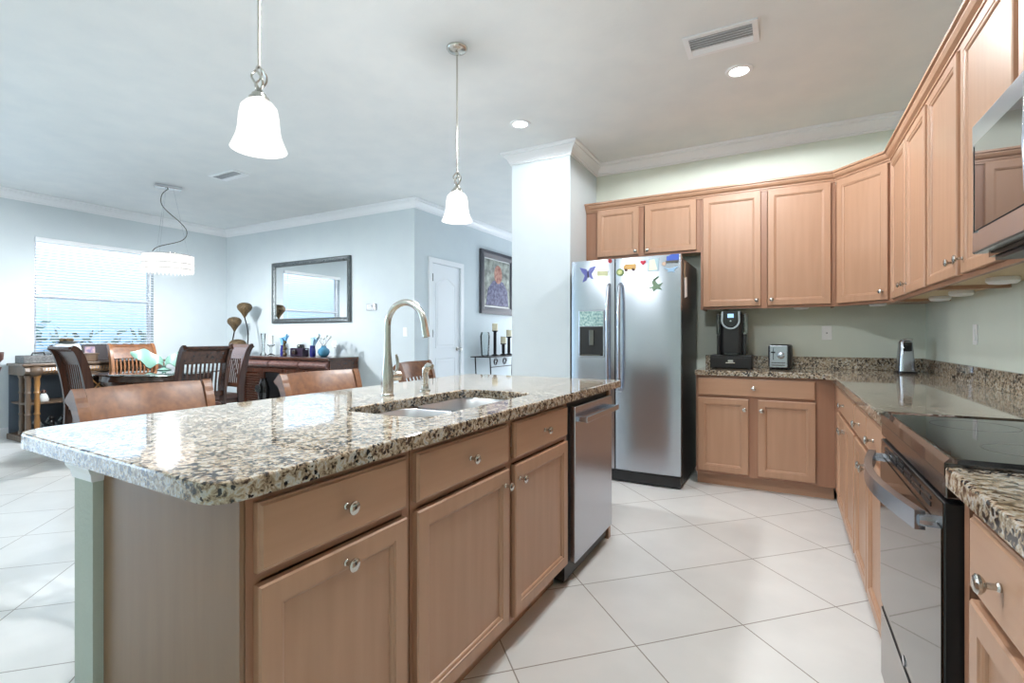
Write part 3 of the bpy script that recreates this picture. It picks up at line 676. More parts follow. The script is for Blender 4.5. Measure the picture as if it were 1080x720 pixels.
# ---------------------------------------------------------------- things on the back counter
pd = thing('coffee_pod_box', 'black coffee pod drawer under the coffee maker', 'drawer box', (-.395, 4.52, ZT))
obj('case', MB().box(-.16, .16, 0, .30, .006, .115, .004), M['black'], pd)
dq = obj('drawer_front', MB().box(-.155, .155, -.006, -.001, .012, .095, .002), M['black'], pd)
obj('handle', MB().tube([(-.035, -.006, .052), (-.035, -.022, .052), (.035, -.022, .052), (.035, -.006, .052)], .005).box(-.02, .02, -.009, -.006, .06, .075), M['nickel'], dq)
for a in (-.14, .14):
    for b in (.02, .28): obj('foot', MB().lathe([(.01, 0), (.01, .006)], 10, (a, b, 0)), M['black'], pd)
cm = thing('coffee_maker', 'black single-serve coffee maker with silver arch and blue screen on the pod drawer', 'coffee maker', (-.395, 4.52, ZT+.1155))
obj('body', MB().loops([[(x, y, z) for x, y in rrect(-.088+i, .088-i, .015+i*.6, .25, .04)] for z, i in ((0, 0), (.02, 0), (.17, .0), (.26, .004), (.345, .008), (.37, .02))]), M['black'], cm, smooth=True)
pts = [(-.066+0*.0, .0, .365)]
arch = [(.066*math.cos(a)*1.0, 0.0, .29+.075*math.sin(a)*.9) for a in [R(180+180*k/16) for k in range(17)]]
arch = [(-.063, 0, .365)]+arch+[(.063, 0, .365)]
obj('silver_arch', MB().ribbon([(x, .004, z) for x, y, z in arch], .02, .014, 'y'), M['steel'], cm)
pn = obj('control_face', MB().loops([[(x, .012, z) for x, z in [(-.058, .366), (.058, .366)]+[(.058*math.cos(a), .30+.062*math.sin(a)) for a in [R(-180*k/12) for k in range(13)]]], [(x, .002, z) for x, z in [(-.058, .366), (.058, .366)]+[(.058*math.cos(a), .30+.062*math.sin(a)) for a in [R(-180*k/12) for k in range(13)]]]]), M['black_gloss'], cm)
obj('screen', MB().box(-.024, .024, -.001, .001, .312, .345), M['screen_blue'], pn)
obj('button', MB().lathe([(.007, 0), (.007, -.004), (.001, -.004)], 12, (0, .002, .285), 'y'), M['steel'], pn)
obj('drip_tray', MB().loops([[(x, y, z) for x, y in rrect(-.075, .075, -.01, .06, .03)] for z in (0, .02)]), M['black_gloss'], cm)
obj('water_tank', MB().box(.089, .125, .06, .23, .02, .35, .012), M['tinted'], cm)
obj('side_panel', MB().box(-.118, -.089, .06, .23, .17, .35, .010), M['tinted'], cm)
obj('tank_base', MB().box(.089, .118, .05, .23, .0, .18, .006), M['black'], cm)
obj('tank_base', MB().box(-.112, -.089, .05, .23, 0, .169, .006), M['black'], cm)
ts = thing('toaster', 'small silver two-dial toaster with black sides on the back counter', 'toaster', (-.045, 4.62, ZT), R(-4))
obj('body', MB().box(-.075, .09, .0, .24, .008, .205, .02), M['black'], ts, smooth=True)
tf = obj('front_plate', MB().box(-.066, .068, -.006, .004, .016, .198, .006), M['steel'], ts)
obj('dial', MB().lathe([(.028, 0), (.028, -.008), (.022, -.012), (.001, -.012)], 24, (.02, -.006, .115), 'y'), M['steel'], tf, smooth=True)
obj('lever', MB().box(-.038, -.033, -.008, -.0061, .08, .18).box(-.05, -.022, -.026, -.008, .135, .147, .002), M['black'], tf)
obj('button_row', MB().box(-.05, .05, -.009, -.0061, .032, .040, .001).box(-.05, .05, -.009, -.0061, .052, .060, .001), M['steel_dark'], tf)
obj('slot', MB().box(-.05, -.01, .03, .21, .203, .207).box(.02, .06, .03, .21, .203, .207), M['black_gloss'], ts)
for a in (-.06, .07):
    for b in (.02, .21): obj('foot', MB().lathe([(.008, 0), (.008, .009)], 8, (a, b, 0)), M['black'], ts)
op = thing('can_opener', 'upright steel electric can opener in the counter corner', 'can opener', (.775, 4.56, ZT), R(10))
obj('base', MB().prism(rrect(-.062, .062, -.05, .06, .03), 0, .018), M['black'], op, smooth=True)
obj('body', MB().loops([[(x, y, z) for x, y in rrect(-.054+i, .054-i, -.04+i, .052-i, .03)] for z, i in ((.0185, 0), (.12, .006), (.225, .013), (.24, .02))]), M['steel'], op, smooth=True)
obj('cutter_head', MB().box(-.03, .022, -.046, -.033, .165, .228, .004).lathe([(.014, -.04), (.014, -.056), (.001, -.056)], 14, (-.004, 0, .19), 'y'), M['black'], op)
obj('top_lever', MB().box(-.03, .034, -.03, .03, .2405, .252, .004), M['chrome'], op)
# wall plates
def outlet(name, lab, loc, rz, kind):
    o = thing(name, lab, 'outlet' if kind == 'o' else 'switch', loc, rz)
    obj('cover_plate', MB().box(-.036, .036, -.006, -.0005, -.058, .058, .002), M['plate'], o)
    if kind == 'o':
        obj('socket', MB().box(-.017, .017, -.009, -.0061, -.034, -.006, .002).box(-.017, .017, -.009, -.0061, .006, .034, .002), M['plate'], o)
        obj('indicator', MB().box(-.004, .004, -.0095, -.0061, -.004, .004), M['black'], o)
    else: obj('rocker', MB().box(-.016, .016, -.010, -.0061, -.033, .033, .002), M['plate'], o)
outlet('wall_outlet', 'white outlet plate on the back wall between toaster and can opener', (.31, YB, 1.235), 0, 'o')
outlet('light_switch', 'white rocker switch plate on the right wall above the counter', (XR, 3.77, 1.215), R(-90), 's')
outlet('light_switch', 'white switch plate on the dining wall behind the faucet', (-4.28, YM, 1.27), 0, 's')
th = thing('thermostat', 'small grey thermostat on the dining wall right of the mirror', 'thermostat', (-4.86, YM, 1.605))
obj('case', MB().box(-.085, .085, -.024, -.0005, -.045, .045, .004), mat('grey_case', srgb(175, 180, 185), .4), th)
obj('display', MB().box(-.05, .03, -.026, -.0241, -.025, .025), mat('lcd_grey', srgb(130, 140, 150), .3), th)
obj('button_strip', MB().box(.05, .075, -.026, -.0241, -.035, .035), M['steel_dark'], th)

# ---------------------------------------------------------------- ceiling fixtures
def downlight(x, y, lab, power=12):
    o = thing('recessed_downlight', lab, 'ceiling light', (x, y, ZC), 0, 'recessed downlights')
    obj('trim_ring', MB().lathe([(.058, -.001), (.060, -.010), (.082, -.008), (.086, -.001)], 32, cap0=False, cap1=False), M['trim'], o, smooth=True)
    obj('bulb', MB().lathe([(.057, -.001), (.05, -.006), (.001, -.010)], 28, cap0=False), M['lamp'], o, smooth=True)
    spot('downlight_lamp', (x, y, ZC-.03), power, 173)
downlight(-.263, 3.60, 'lit recessed downlight below the large kitchen ceiling vent', 100)
downlight(-1.91, 3.63, 'lit recessed downlight near the pale column', 20)
for (x, y, lab) in ((-.62, 1.45, 'added unseen recessed downlight above the range aisle'), (-.30, -.5, 'added unseen recessed downlight in the ceiling just behind the camera'), (-2.6, -.5, 'added unseen recessed downlight behind and left of the camera'), (-5.4, -.5, 'added unseen recessed downlight over the far left of the living area'),
                (-5.0, .9, 'added unseen recessed downlight between the recliner and the dining table'), (-7.0, .9, 'added unseen recessed downlight near the added patio door')):
    downlight(x, y, lab, 100 if y > 1.2 else 12)  # these downlights are out of view, added to fill the room with light
def vent(x, y, w_, d_, rz, lab, n=7):
    o = thing('ceiling_vent', lab, 'vent', (x, y, ZC), rz)
    obj('frame', MB().box(-w_/2, w_/2, -d_/2, -d_/2+.03, -.010, -.001).box(-w_/2, w_/2, d_/2-.03, d_/2, -.010, -.001).box(-w_/2, -w_/2+.03, -d_/2+.03, d_/2-.03, -.010, -.001).box(w_/2-.03, w_/2, -d_/2+.03, d_/2-.03, -.010, -.001), M['trim'], o)
    obj('duct', MB().box(-w_/2+.03, w_/2-.03, -d_/2+.03, d_/2-.03, -.0025, -.001), mat('duct_shadow_grey', (.50, .50, .51), .8), o)
    mb = MB(); k0 = d_-.06
    for k in range(n):
        s0 = mb.n(); mb.box(-w_/2+.03, w_/2-.03, -.009, .009, -.0008, .0008); mb.xf(Matrix.Translation((0, -k0/2+k0*(k+.5)/n, -.010)) @ Matrix.Rotation(R(35 if k < n*.6 else -35), 4, 'X'), s0)
    obj('louvre', mb, M['trim'], o)
vent(-.33, 3.17, .40, .24, 0, 'white louvred air vent in the kitchen ceiling')
vent(-5.29, 3.27, .44, .20, R(0), 'narrow grey louvred air vent in the dining ceiling')
def bell(sc_=1):
    P = [(.028, .175), (.045, .168), (.060, .150), (.066, .120), (.069, .08), (.074, .05), (.083, .025), (.092, .004), (.094, 0), (.088, .001), (.079, .024), (.070, .05), (.064, .08), (.061, .12), (.055, .148), (.040, .162), (.026, .168)]
    return MB().lathe(P, 32, cap0=False, cap1=False)
def pendant(x, y, zb, lab):
    o = thing('pendant_light', lab, 'pendant light', (x, y, ZC), 0, 'bell pendants over the island'); q = zb-ZC
    obj('canopy', MB().lathe([(.064, -.001), (.064, -.008), (.055, -.02), (.03, -.03), (.012, -.034), (.008, -.05)], 28), M['nickel'], o, smooth=True)
    obj('rod', MB().tube([(0, 0, -.045), (0, 0, q+.30)], .0055, 10), M['nickel'], o, smooth=True)
    mb = MB()
    for s in (0, 1, 2, 3):
        pts = []
        for k in range(13):
            t = k/12; a = s*math.pi/2+t*2.2; r = .022*math.sin(math.pi*t)+.003; pts.append((r*math.cos(a), r*math.sin(a), q+.30-.085*t))
        mb.tube(pts, .004, 8)
    obj('twisted_cage', mb, M['nickel'], o, smooth=True)
    obj('socket_cap', MB().lathe([(.006, q+.222), (.012, q+.215), (.016, q+.205), (.024, q+.20), (.026, q+.19), (.034, q+.186), (.036, q+.176), (.028, q+.170)], 24), M['nickel'], o, smooth=True)
    obj('glass_shade', bell(), M['shade'], o, (0, 0, q), smooth=True)
    point('pendant_lamp', (x, y, zb+.06), 66, .035)
pendant(-1.66, 1.135, 1.875, 'lit bell pendant nearest the camera, over the near half of the island')
pendant(-1.747, 2.495, 1.905, 'lit bell pendant over the far half of the island')
# chandelier
cx_, cy_ = -6.29, 3.16
ch = thing('crystal_chandelier', 'lit round crystal drum chandelier over the dining table', 'chandelier', (cx_, cy_, ZC))
obj('canopy', MB().box(-.06, .06, -.13, .13, -.035, -.001, .006), M['chrome'], ch, rot=(0, 0, R(-20)))
zt = 2.15-ZC; zb_ = 1.945-ZC
top_c = [(0, 0, -.035), (-.02, -.06, -.12), (-.03, -.04, -.25), (.02, .14, -.42), (.03, .19, -.52), (.02, .13, -.62), (0, -.10, -.72), (0, -.17, zt+.02)]
def smooth_pts(P, n=6):
    out = []
    for i in range(len(P)-1):
        p0, p1, p2, p3 = [Vector(P[max(0, min(len(P)-1, j))]) for j in (i-1, i, i+1, i+2)]
        for k in range(n):
            t = k/n; out.append(.5*((2*p1)+(p2-p0)*t+(2*p0-5*p1+4*p2-p3)*t*t+(3*p1-p0-3*p2+p3)*t**3))
    out.append(Vector(P[-1])); return out
obj('cord', MB().tube(smooth_pts(top_c), .005, 8), M['steel_dark'], ch, smooth=True)
mb = MB()
for a in (60, 180, 300): mb.tube([(.05*math.cos(R(a)), .05*math.sin(R(a)), -.03), (.2*math.cos(R(a)), .2*math.sin(R(a)), zt)], .0012, 5)
obj('suspension_wire', mb, M['steel'], ch)
obj('top_plate', MB().lathe([(.24, zt), (.24, zt+.008), (.03, zt+.012), (.03, zt+.03), (.001, zt+.03)], 36), M['chrome'], ch, smooth=True)
mb = MB()
for rrr, n in ((.245, 38), (.205, 32)):
    for k in range(n):
        a = 2*math.pi*k/n; s0 = mb.n()
        mb.loops([[(.016, 0, zt), (0, .01, zt), (-.016, 0, zt), (0, -.01, zt)], [(.018, 0, zb_+.03), (0, .012, zb_+.03), (-.018, 0, zb_+.03), (0, -.012, zb_+.03)], [(.003, 0, zb_+random.uniform(-.01, .01)), (0, .003, zb_), (-.003, 0, zb_), (0, -.003, zb_)]])
        mb.xf(Matrix.Rotation(a, 4, 'Z') @ Matrix.Translation((0, rrr, 0)), s0)
obj('crystals', mb, M['crystal'], ch)
mb = MB()
for zz in (zt-.004, (zt+zb_)/2, zb_+.04):
    mb.loops([[((.262+.003*math.cos(b))*math.cos(a), (.262+.003*math.cos(b))*math.sin(a), zz+.003*math.sin(b)) for b in [R(q) for q in (0, 90, 180, 270)]] for a in [2*math.pi*k/40 for k in range(41)]], False, False)
obj('chrome_band', mb, M['chrome'], ch)
obj('inner_diffuser', MB().lathe([(.10, zb_+.05), (.17, zb_+.05), (.17, zt-.03), (.10, zt-.03)], 30), M['shade'], ch, smooth=True)
point('chandelier_lamp', (cx_, cy_, 1.92), 185, .10)

# ---------------------------------------------------------------- bar stools
def stool(loc, rz, lab):
    """sitter faces local +x; back at local x=-.2"""
    o = thing('bar_stool', lab, 'bar stool', loc, rz, 'wooden bar stools behind the island')
    SW = .27
    obj('seat', MB().loops([[(x, y, z) for x, y in rrect(-.20, .22, -.22, .22, .05)] for z in (.62, .66)] + [[(x, y, .685) for x, y in rrect(-.18, .20, -.20, .20, .05)]]), M['leather'], o, smooth=True)
    for s in (-1, 1):
        side = [(-.20, s*.25, .60), (-.205, s*.255, .72), (-.225, s*.26, .84), (-.25, s*.265, .92), (-.285, s*.268, .965)]
        obj('back_post', MB().ribbon(smooth_pts(side, 4), .042, [.05]*13+[.06, .07, .075, .07], 'y'), M['stool_wood'], o)
        obj('leg', MB().ribbon([(-.19, s*.22, .62), (-.21, s*.23, .3), (-.24, s*.235, 0)], .04, .04, 'y'), M['stool_wood'], o)
        obj('leg', MB().ribbon([(.19, s*.20, .62), (.20, s*.21, .3), (.21, s*.215, 0)], .04, .04, 'y'), M['stool_wood'], o)
        obj('stretcher', MB().box(-.20, .19, s*.225-.012, s*.225+.012, .22, .25), M['stool_wood'], o)
    # broad curved top rail
    L = []
    for k in range(17):
        t = k/16; y = -.24+.48*t; bow = -.055*math.sin(math.pi*t)
        L.append([(-.235+bow, y, .845), (-.212+bow, y, .85), (-.245+bow, y, .955), (-.265+bow, y, .985), (-.29+bow, y, .975), (-.275+bow, y, .94)])
    obj('top_rail', MB().loops(L), M['stool_wood'], o, smooth=True)
    mb = MB()
    for k in range(7):
        y = -.18+.06*k; mb.ribbon([(-.20, y, .70), (-.235-.02, y, .85)], .02, .012, 'y')
    obj('slats', mb, M['stool_wood'], o)
    obj('lower_rail', MB().box(-.215, -.19, -.23, .23, .69, .72), M['stool_wood'], o)
    obj('footrest', MB().box(.19, .215, -.20, .20, .2, .23), M['stool_wood'], o)
    return o
stool((-2.30, 1.215, -.0), R(3), 'brown wooden bar stool nearest the camera, its broad curved top rail above the island')
stool((-2.30, 2.16, .02*0), R(-3), 'brown wooden bar stool in the middle, standing before the dark sideboard')
stool((-2.62, 3.50, 0), R(10), 'brown wooden bar stool furthest away, mostly hidden behind the faucet')

# ---------------------------------------------------------------- dining set
def dchair(loc, rz, lab, m, mh):
    """sitter faces local +x"""
    o = thing('dining_chair', lab, 'dining chair', loc, rz, 'slatted dining chairs round the table')
    Hh = 1.12
    obj('seat', MB().loops([[(x, y, .46) for x, y in rrect(-.21, .24, -.23, .23, .04)], [(x, y, .49) for x, y in rrect(-.21, .24, -.23, .23, .04)], [(x, y, .51) for x, y in rrect(-.19, .22, -.21, .21, .04)]]), M['leather'], o, smooth=True)
    prof = [(-.26, 0), (-.215, .22), (-.20, .46), (-.205, .62), (-.235, .82), (-.275, .98), (-.315, 1.07), (-.355, 1.10)]
    for s in (-1, 1):
        sp_ = smooth_pts([(x, s*.235, z) for x, z in prof], 4)
        n = len(sp_); obj('back_post', MB().ribbon(sp_, .034, [.045+.03*math.sin(math.pi*min(1, k/n*1.0)) for k in range(n)], 'y'), m, o)
        obj('leg', MB().ribbon([(.21, s*.205, .46), (.215, s*.205, .25), (.22, s*.21, 0)], .045, [.06, .05, .035], 'y'), m, o)
        obj('stretcher', MB().box(-.20, .20, s*.21-.01, s*.21+.01, .16, .19), mh, o)
    obj('seat_apron', MB().box(.20, .225, -.19, .19, .40, .459).box(-.205, .20, -.215, -.195, .40, .459).box(-.205, .20, .195, .215, .40, .459), mh, o)
    obj('top_rail', MB().ribbon([(-.235, 0, .93), (-.265, 0, 1.0), (-.30, 0, 1.065), (-.345, 0, 1.10), (-.37, 0, 1.095)], .44, .024, 'y'), mh, o)
    obj('lower_rail', MB().ribbon([(-.20, 0, .58), (-.203, 0, .63)], .44, .02, 'y'), mh, o)
    mb = MB()
    for k in range(10):
        y = -.19+.38*k/9; mb.ribbon([(-.203, y, .62), (-.213, y, .72), (-.228, y, .83), (-.245, y, .94)], .017, .010, 'y')
    obj('slats', mb, m, o)
    return o
TX, TY = -6.30, 3.06
dchair((-6.22, 2.50, 0), R(91), 'dark slatted dining chair left of the table, seen from behind at an angle', M['dark_wood'], M['dark_wood_h'])
dchair((-7.08, 3.26, 0), R(-4), 'honey-toned slatted dining chair on the far side of the table, facing the island', M['honey'], M['stool_wood'])
dchair((-5.50, 2.97, 0), R(180), 'dark slatted dining chair on the near side of the table, back to the island', M['dark_wood'], M['dark_wood_h'])
dchair((-6.14, 3.60, 0), R(-95), 'dark dining chair at the right end of the table, seen from the side', M['dark_wood'], M['dark_wood_h'])
tb = thing('dining_table', 'round glass-topped dining table on a dark turned wooden base', 'table', (TX, TY, 0))
obj('glass_top', MB().lathe([(.60, .800), (.655, .802), (.66, .81), (.655, .818), (.60, .82)], 56), M['table_glass'], tb, smooth=True)
obj('drum_apron', MB().lathe([(.20, .60), (.40, .62), (.50, .68), (.53, .73), (.52, .785), (.50, .799)], 48), M['dark_wood_h'], tb, smooth=True)
obj('pedestal', MB().lathe([(.28, 0), (.29, .04), (.24, .08), (.14, .12), (.11, .25), (.15, .42), (.10, .52), (.16, .60)], 36), M['dark_wood'], tb, smooth=True)
cp = thing('leaf_centrepiece', 'pale green frosted glass leaf bowl spread on the dining table', 'bowl', (TX+.02, TY+.05, .8205), R(60))
obj('foot', MB().lathe([(.07, 0), (.07, .008), (.02, .03), (.02, .05)], 20), M['leaf_glass'], cp, smooth=True)
for s in (-1, 1):
    L = []
    for k in range(15):
        t = k/14; x = s*(.01+.30*t); z = .07+.13*t**.8+.012*math.sin(9*t); wv = .11*math.sin(math.pi*min(1, t*.92+.08))+.01
        r1, r2 = .02*math.sin(12*t), .02*math.cos(11*t); L.append([(x, -wv*.5, z-wv*.7+r1), (x, 0, z), (x, wv*.5, z+wv*.7+r2), (x, wv*.5-.006, z+.006+wv*.7+r2), (x, -.006, z+.006), (x, -wv*.5-.006, z+.006-wv*.7+r1)])
    obj('leaf', MB().loops(L), M['leaf_glass'], cp, smooth=True)
# recliner at the far left
rc = thing('leather_recliner', 'dark brown leather recliner cut off at the left edge of the photo', 'armchair', (-6.7, 1.17, 0), R(0))
obj('base', MB().box(-.45, .45, -.40, .35, .05, .30, .03), M['leather'], rc, smooth=True)
obj('seat_cushion', MB().box(-.30, .30, -.46, .24, .302, .46, .05), M['leather'], rc, smooth=True)
for s in (-1, 1): obj('armrest', MB().box(s*.38-.09, s*.38+.09, -.44, .34, .302, .62, .05), M['leather'], rc, smooth=True)
L = lambda z0, z1, y0, y1, t, tx: MB().loops([[(x, y0+yy, z0) for x, yy in rrect(-tx, tx, 0, t, .05)], [(x, (y0+y1)/2+yy-.02, (z0+z1)/2) for x, yy in rrect(-tx-.02, tx+.02, 0, t+.04, .05)], [(x, y1+yy, z1) for x, yy in rrect(-tx, tx, 0, t, .05)]])
obj('backrest', L(.34, .92, .24, .47, .16, .30), M['leather'], rc, smooth=True)
obj('headrest', L(.925, 1.06, .44, .50, .15, .28), M['leather'], rc, smooth=True)
obj('foot_frame', MB().box(-.38, .38, -.34, .28, 0, .049), M['black'], rc)

# console under the window
cs = thing('console_cabinet', 'carved console with amber columns, open shelves and wine lattice under the window', 'console', (-8.04, 2.30, 0))
CW, CD = 1.45, .46
obj('top', MB().box(0, CD+.02, -.02, CW+.02, .865, .895, .008), M['walnut'], cs)
mb = MB(); pf = [(0, .76), (CD-.03, .76), (CD+.02, .785), (CD+.035, .81), (CD+.02, .845), (CD-.02, .864), (0, .864)]
mb.loops([[(x, 0, z) for x, z in pf], [(x, CW, z) for x, z in pf]])
obj('bolster_drawer', mb, M['walnut'], cs)
mb = MB()
for k in range(40): mb.tube([(CD+.02, .16+k*.03, .785), (CD+.036, .17+k*.03, .812), (CD+.02, .18+k*.03, .842)], .005, 6)
obj('rope_carving', mb, M['bamboo'], cs)
for y in (.10,): obj('boss', MB().sphere((CD-.01, y, .81), .075, 18, (1, 1, .8)), M['walnut'], cs, smooth=True)
obj('plinth', MB().box(0, CD+.03, -.02, CW+.02, .0, .07, .012), M['walnut'], cs)
obj('back_panel', MB().box(0, .015, 0, CW, .071, .759), mat('blue_grey_back', srgb(95, 108, 122), .6), cs)
obj('shelf', MB().box(.016, CD-.02, .02, .54, .42, .44), M['walnut'], cs)
for (x, y) in ((CD-.03, .04), (CD-.20, .04), (CD-.03, .12)):
    obj('column', MB().lathe([(.034, .071), (.034, .11), (.024, .12), (.028, .22), (.022, .29), (.032, .31), (.022, .33), (.028, .42), (.028, .45), (.022, .54), (.032, .56), (.022, .58), (.028, .66), (.024, .72), (.034, .735), (.034, .759)], 16, (x, y, 0)), M['bamboo'] if y > .1 else M['walnut'], cs, smooth=True)
for y in (.545, 1.10): obj('partition', MB().box(.016, CD-.01, y, y+.03, .071, .759), M['walnut'], cs)
obj('wine_bay_back', MB().box(.016, .03, .58, 1.095, .42, .759), M['black'], cs)
mb = MB()
for k in range(2):
    y0 = .576+k*.262
    mb.ribbon([(CD-.03, y0, .45), (CD-.03, y0+.262, .755)], .02, .012, 'x').ribbon([(CD-.045, y0, .755), (CD-.045, y0+.262, .45)], .02, .012, 'x')
obj('wine_lattice', mb, M['bamboo'], cs)
obj('lower_panel', MB().box(CD-.03, CD-.015, .576, 1.099, .071, .42), M['walnut'], cs)
for i, (y, z, lab) in enumerate(((.22, .4405, 'small seated figurine alone on the console upper shelf'), (.17, .0705, 'dark and white figurine at the left of the console bottom shelf'), (.29, .0705, 'dark figurine in the middle of the console bottom shelf'), (.41, .0705, 'dark figurine at the right of the console bottom shelf'))):
    o = thing('figurine', lab, 'figurine', (-8.04+.30, 2.30+y, z), 0, 'figurines on the console shelves')
    if i == 0:
        obj('body', MB().lathe([(.045, 0), (.05, .02), (.035, .07), (.02, .09)], 16), M['petal'], o, smooth=True); obj('head', MB().sphere((0, 0, .11), .026), M['leather'], o, smooth=True)
    else:
        obj('body', MB().lathe([(.035, 0), (.04, .015), (.018, .04), (.035, .08), (.03, .12), (.012, .14)], 14), M['black_gloss'] if i > 1 else M['stone'], o, smooth=True)
        obj('arm', MB().tube([(0, -.03, .10), (.02, -.055, .12), (.02, -.03, .16)], .008).tube([(0, .03, .10), (.02, .05, .07), (.03, .02, .05)], .008), M['silver_frame'], o, smooth=True)
        obj('head', MB().sphere((0, 0, .165), .024), M['black'], o, smooth=True)
o = thing('wicker_box', 'grey woven box with a dark handle at the left end of the console', 'box', (-7.80, 2.42, .8955))
obj('box_body', MB().box(-.12, .14, -.10, .20, 0, .09, .008), M['stone'], o)
obj('handle', MB().tube([(.10, -.02, .09), (.10, -.01, .12), (.10, .09, .12), (.10, .10, .09)], .008), M['iron'], o, smooth=True)
o = thing('decor_chest', 'long grey-brown chest beside the woven box on the console', 'chest', (-7.76, 2.80, .8955))
obj('chest_body', MB().box(-.12, .12, -.16, .22, 0, .085, .006), M['walnut'], o)
obj('lid', MB().box(-.13, .13, -.17, .23, .0855, .105, .004), M['walnut'], o)
o = thing('gift_bundle', 'crumpled white bundle resting on the grey-brown chest', 'bundle', (-7.78, 2.74, 1.001))
obj('wrap', MB().loops([[(x, y, z) for x, y in rrect(-.08+i, .08-i, -.12+i, .14-i*.5, .05)] for z, i in ((0, 0), (.05, -.01), (.10, .01), (.13, .05))]), M['petal'], o, smooth=True)
o = thing('flower_tray', 'small tray of dried flowers on top of the white bundle', 'tray', (-7.78, 2.76, 1.1315))
obj('tray', MB().lathe([(.07, 0), (.11, .012), (.115, .02), (.07, .012)], 24), M['silver_frame'], o, smooth=True)
mb = MB()
for k in range(9): mb.sphere((random.uniform(-.06, .06), random.uniform(-.07, .07), .035), .022, 8)
obj('dried_flowers', mb, M['pod'], o, smooth=True)
o = thing('photo_frame', 'wide black triptych photo frame standing on the console before the blind', 'photo frame', (-7.965, 3.18, .8955))
obj('frame', MB().box(0, .02, -.21, .21, 0, .21, .004), mat('dark_frame', srgb(58, 52, 54), .4), o, rot=(0, R(-6), 0))
for y0, cc in ((-.18, (200, 170, 165)), (.07, (190, 150, 145))):
    obj('photograph', MB().box(.0205, .0225, y0, y0+.11, .04, .18), noisy(mat('print', (.5, .4, .4), .4), srgb(*cc), srgb(120, 110, 150), (1, 1, 1), 25, 3), o, rot=(0, R(-6), 0))

# sideboard along the mirror wall
sb = thing('sideboard', 'dark sideboard with woven bolster drawers under the mirror', 'sideboard', (-6.88, 4.43, 0))
SW, SD = 1.80, .50
obj('top', MB().box(-.01, SW+.01, -.02, SD, .90, .935, .006), M['dark_wood_h'], sb)
obj('case', MB().box(0, SW, .02, SD, .07, .899), M['dark_wood_h'], sb)
obj('plinth', MB().box(-.01, SW+.01, 0, SD, 0, .069), M['dark_wood_h'], sb)
weave = noisy(mat('woven_rattan', (.2, .12, .1), .35, 0, Coat_Weight=.3), srgb(70, 44, 40), srgb(128, 92, 84), (14, 60, 60), 1.5, 3, bump=.8)
for x0, x1 in ((.02, .62), (.64, 1.24), (1.26, 1.78)):
    n = 10; P = [(.02-.055*math.sin(math.pi*k/n), .775+.115*k/n) for k in range(n+1)]
    obj('bolster_drawer', MB().loops([[(x0, y, z) for y, z in P], [(x1, y, z) for y, z in P]]), weave, sb, smooth=True)
mb = MB()
d_ = obj('louvred_door', MB().box(.03, .08, -.005, .019, .10, .76).box(.42, .47, -.005, .019, .10, .76).box(.08, .42, -.005, .019, .10, .15).box(.08, .42, -.005, .019, .71, .76), M['dark_wood'], sb)
for k in range(16):
    s0 = mb.n(); mb.box(.08, .42, -.012, .012, -.002, .002); mb.xf(Matrix.Translation((0, .008, .17+k*.034)) @ Matrix.Rotation(R(35), 4, 'X'), s0)
obj('louvre', mb, M['dark_wood_h'], d_)
obj('niche', MB().box(.52, .86, .0185, .0195, .12, .76), M['black'], sb)
obj('niche_frame', MB().box(.48, .52, -.005, .019, .10, .76).box(.86, .90, -.005, .019, .10, .76).box(.52, .86, -.005, .019, .72, .76), M['dark_wood'], sb)
d_ = obj('louvred_door', MB().box(.93, .98, -.005, .019, .10, .76).box(1.70, 1.75, -.005, .019, .10, .76).box(.98, 1.70, -.005, .019, .10, .15).box(.98, 1.70, -.005, .019, .71, .76), M['dark_wood'], sb)
# round medallion vase in the niche
YS = 4.66; ZS = .9355
def onsb(name, lab, cat, x, y=YS): return thing(name, lab, cat, (x, y, ZS))
o = onsb('glass_vase', 'tall thin clear glass vase at the left end of the sideboard', 'vase', -6.72)
obj('vase_body', MB().lathe([(.04, 0), (.045, .01), (.02, .05), (.022, .18), (.035, .32), (.033, .32), (.018, .18), (.015, .06)], 18, cap1=False), M['glass'], o, smooth=True)
o = onsb('candle_holder', 'white candle on a clear glass stem on the sideboard', 'candle', -6.54)
obj('glass_stem', MB().lathe([(.05, 0), (.05, .008), (.012, .03), (.018, .07), (.010, .10), (.02, .13), (.05, .15), (.05, .16)], 18), M['glass'], o, smooth=True)
obj('candle', MB().lathe([(.034, .161), (.034, .285), (.03, .29), (.001, .286)], 18), M['petal'], o, smooth=True)
def vase_feather(x, lab, m, tilt):
    o = onsb('feather_vase', lab, 'vase', x)
    obj('vase_body', MB().lathe([(.035, 0), (.042, .02), (.040, .09), (.033, .13), (.036, .15), (.028, .15), (.028, .12)], 20, cap1=False), M['cobalt'], o, smooth=True)
    for k in range(5):
        a = k*1.3; dx, dy = .03*math.cos(a)+tilt*.06, .03*math.sin(a)
        obj('feather', MB().ribbon([(0, 0, .10), (dx*.6, dy*.6, .18), (dx*1.2, dy*1.2, .25), (dx*2, dy*2, .31-.02*k)], .02, [.004, .026, .034, .004], 'y'), m, o)
vase_feather(-6.27, 'cobalt vase of sky-blue feathers, left of the dark camera ornament', M['feather'], .2)
vase_feather(-5.66, 'cobalt vase of ice-blue feathers, right of the dark camera ornament', M['feather_w'], .6)
o = onsb('stacked_figurine', 'small gold and black figurine beside the first blue feather vase', 'figurine', -6.11, 4.56)
mb = MB()
for k, r in enumerate((.03, .024, .03, .022, .026)): mb.sphere((.008*(-1)**k, 0, .025+k*.042), r, 10)
obj('stack', mb, mat('gold_black', srgb(90, 78, 55), .35, .5), o, smooth=True)
o = onsb('camera_ornament', 'dark violet box-camera ornament between the two cobalt vases', 'ornament', -5.93)
obj('case', MB().box(-.13, .13, -.05, .06, 0, .115, .008), mat('deep_violet', srgb(45, 34, 52), .25), o)
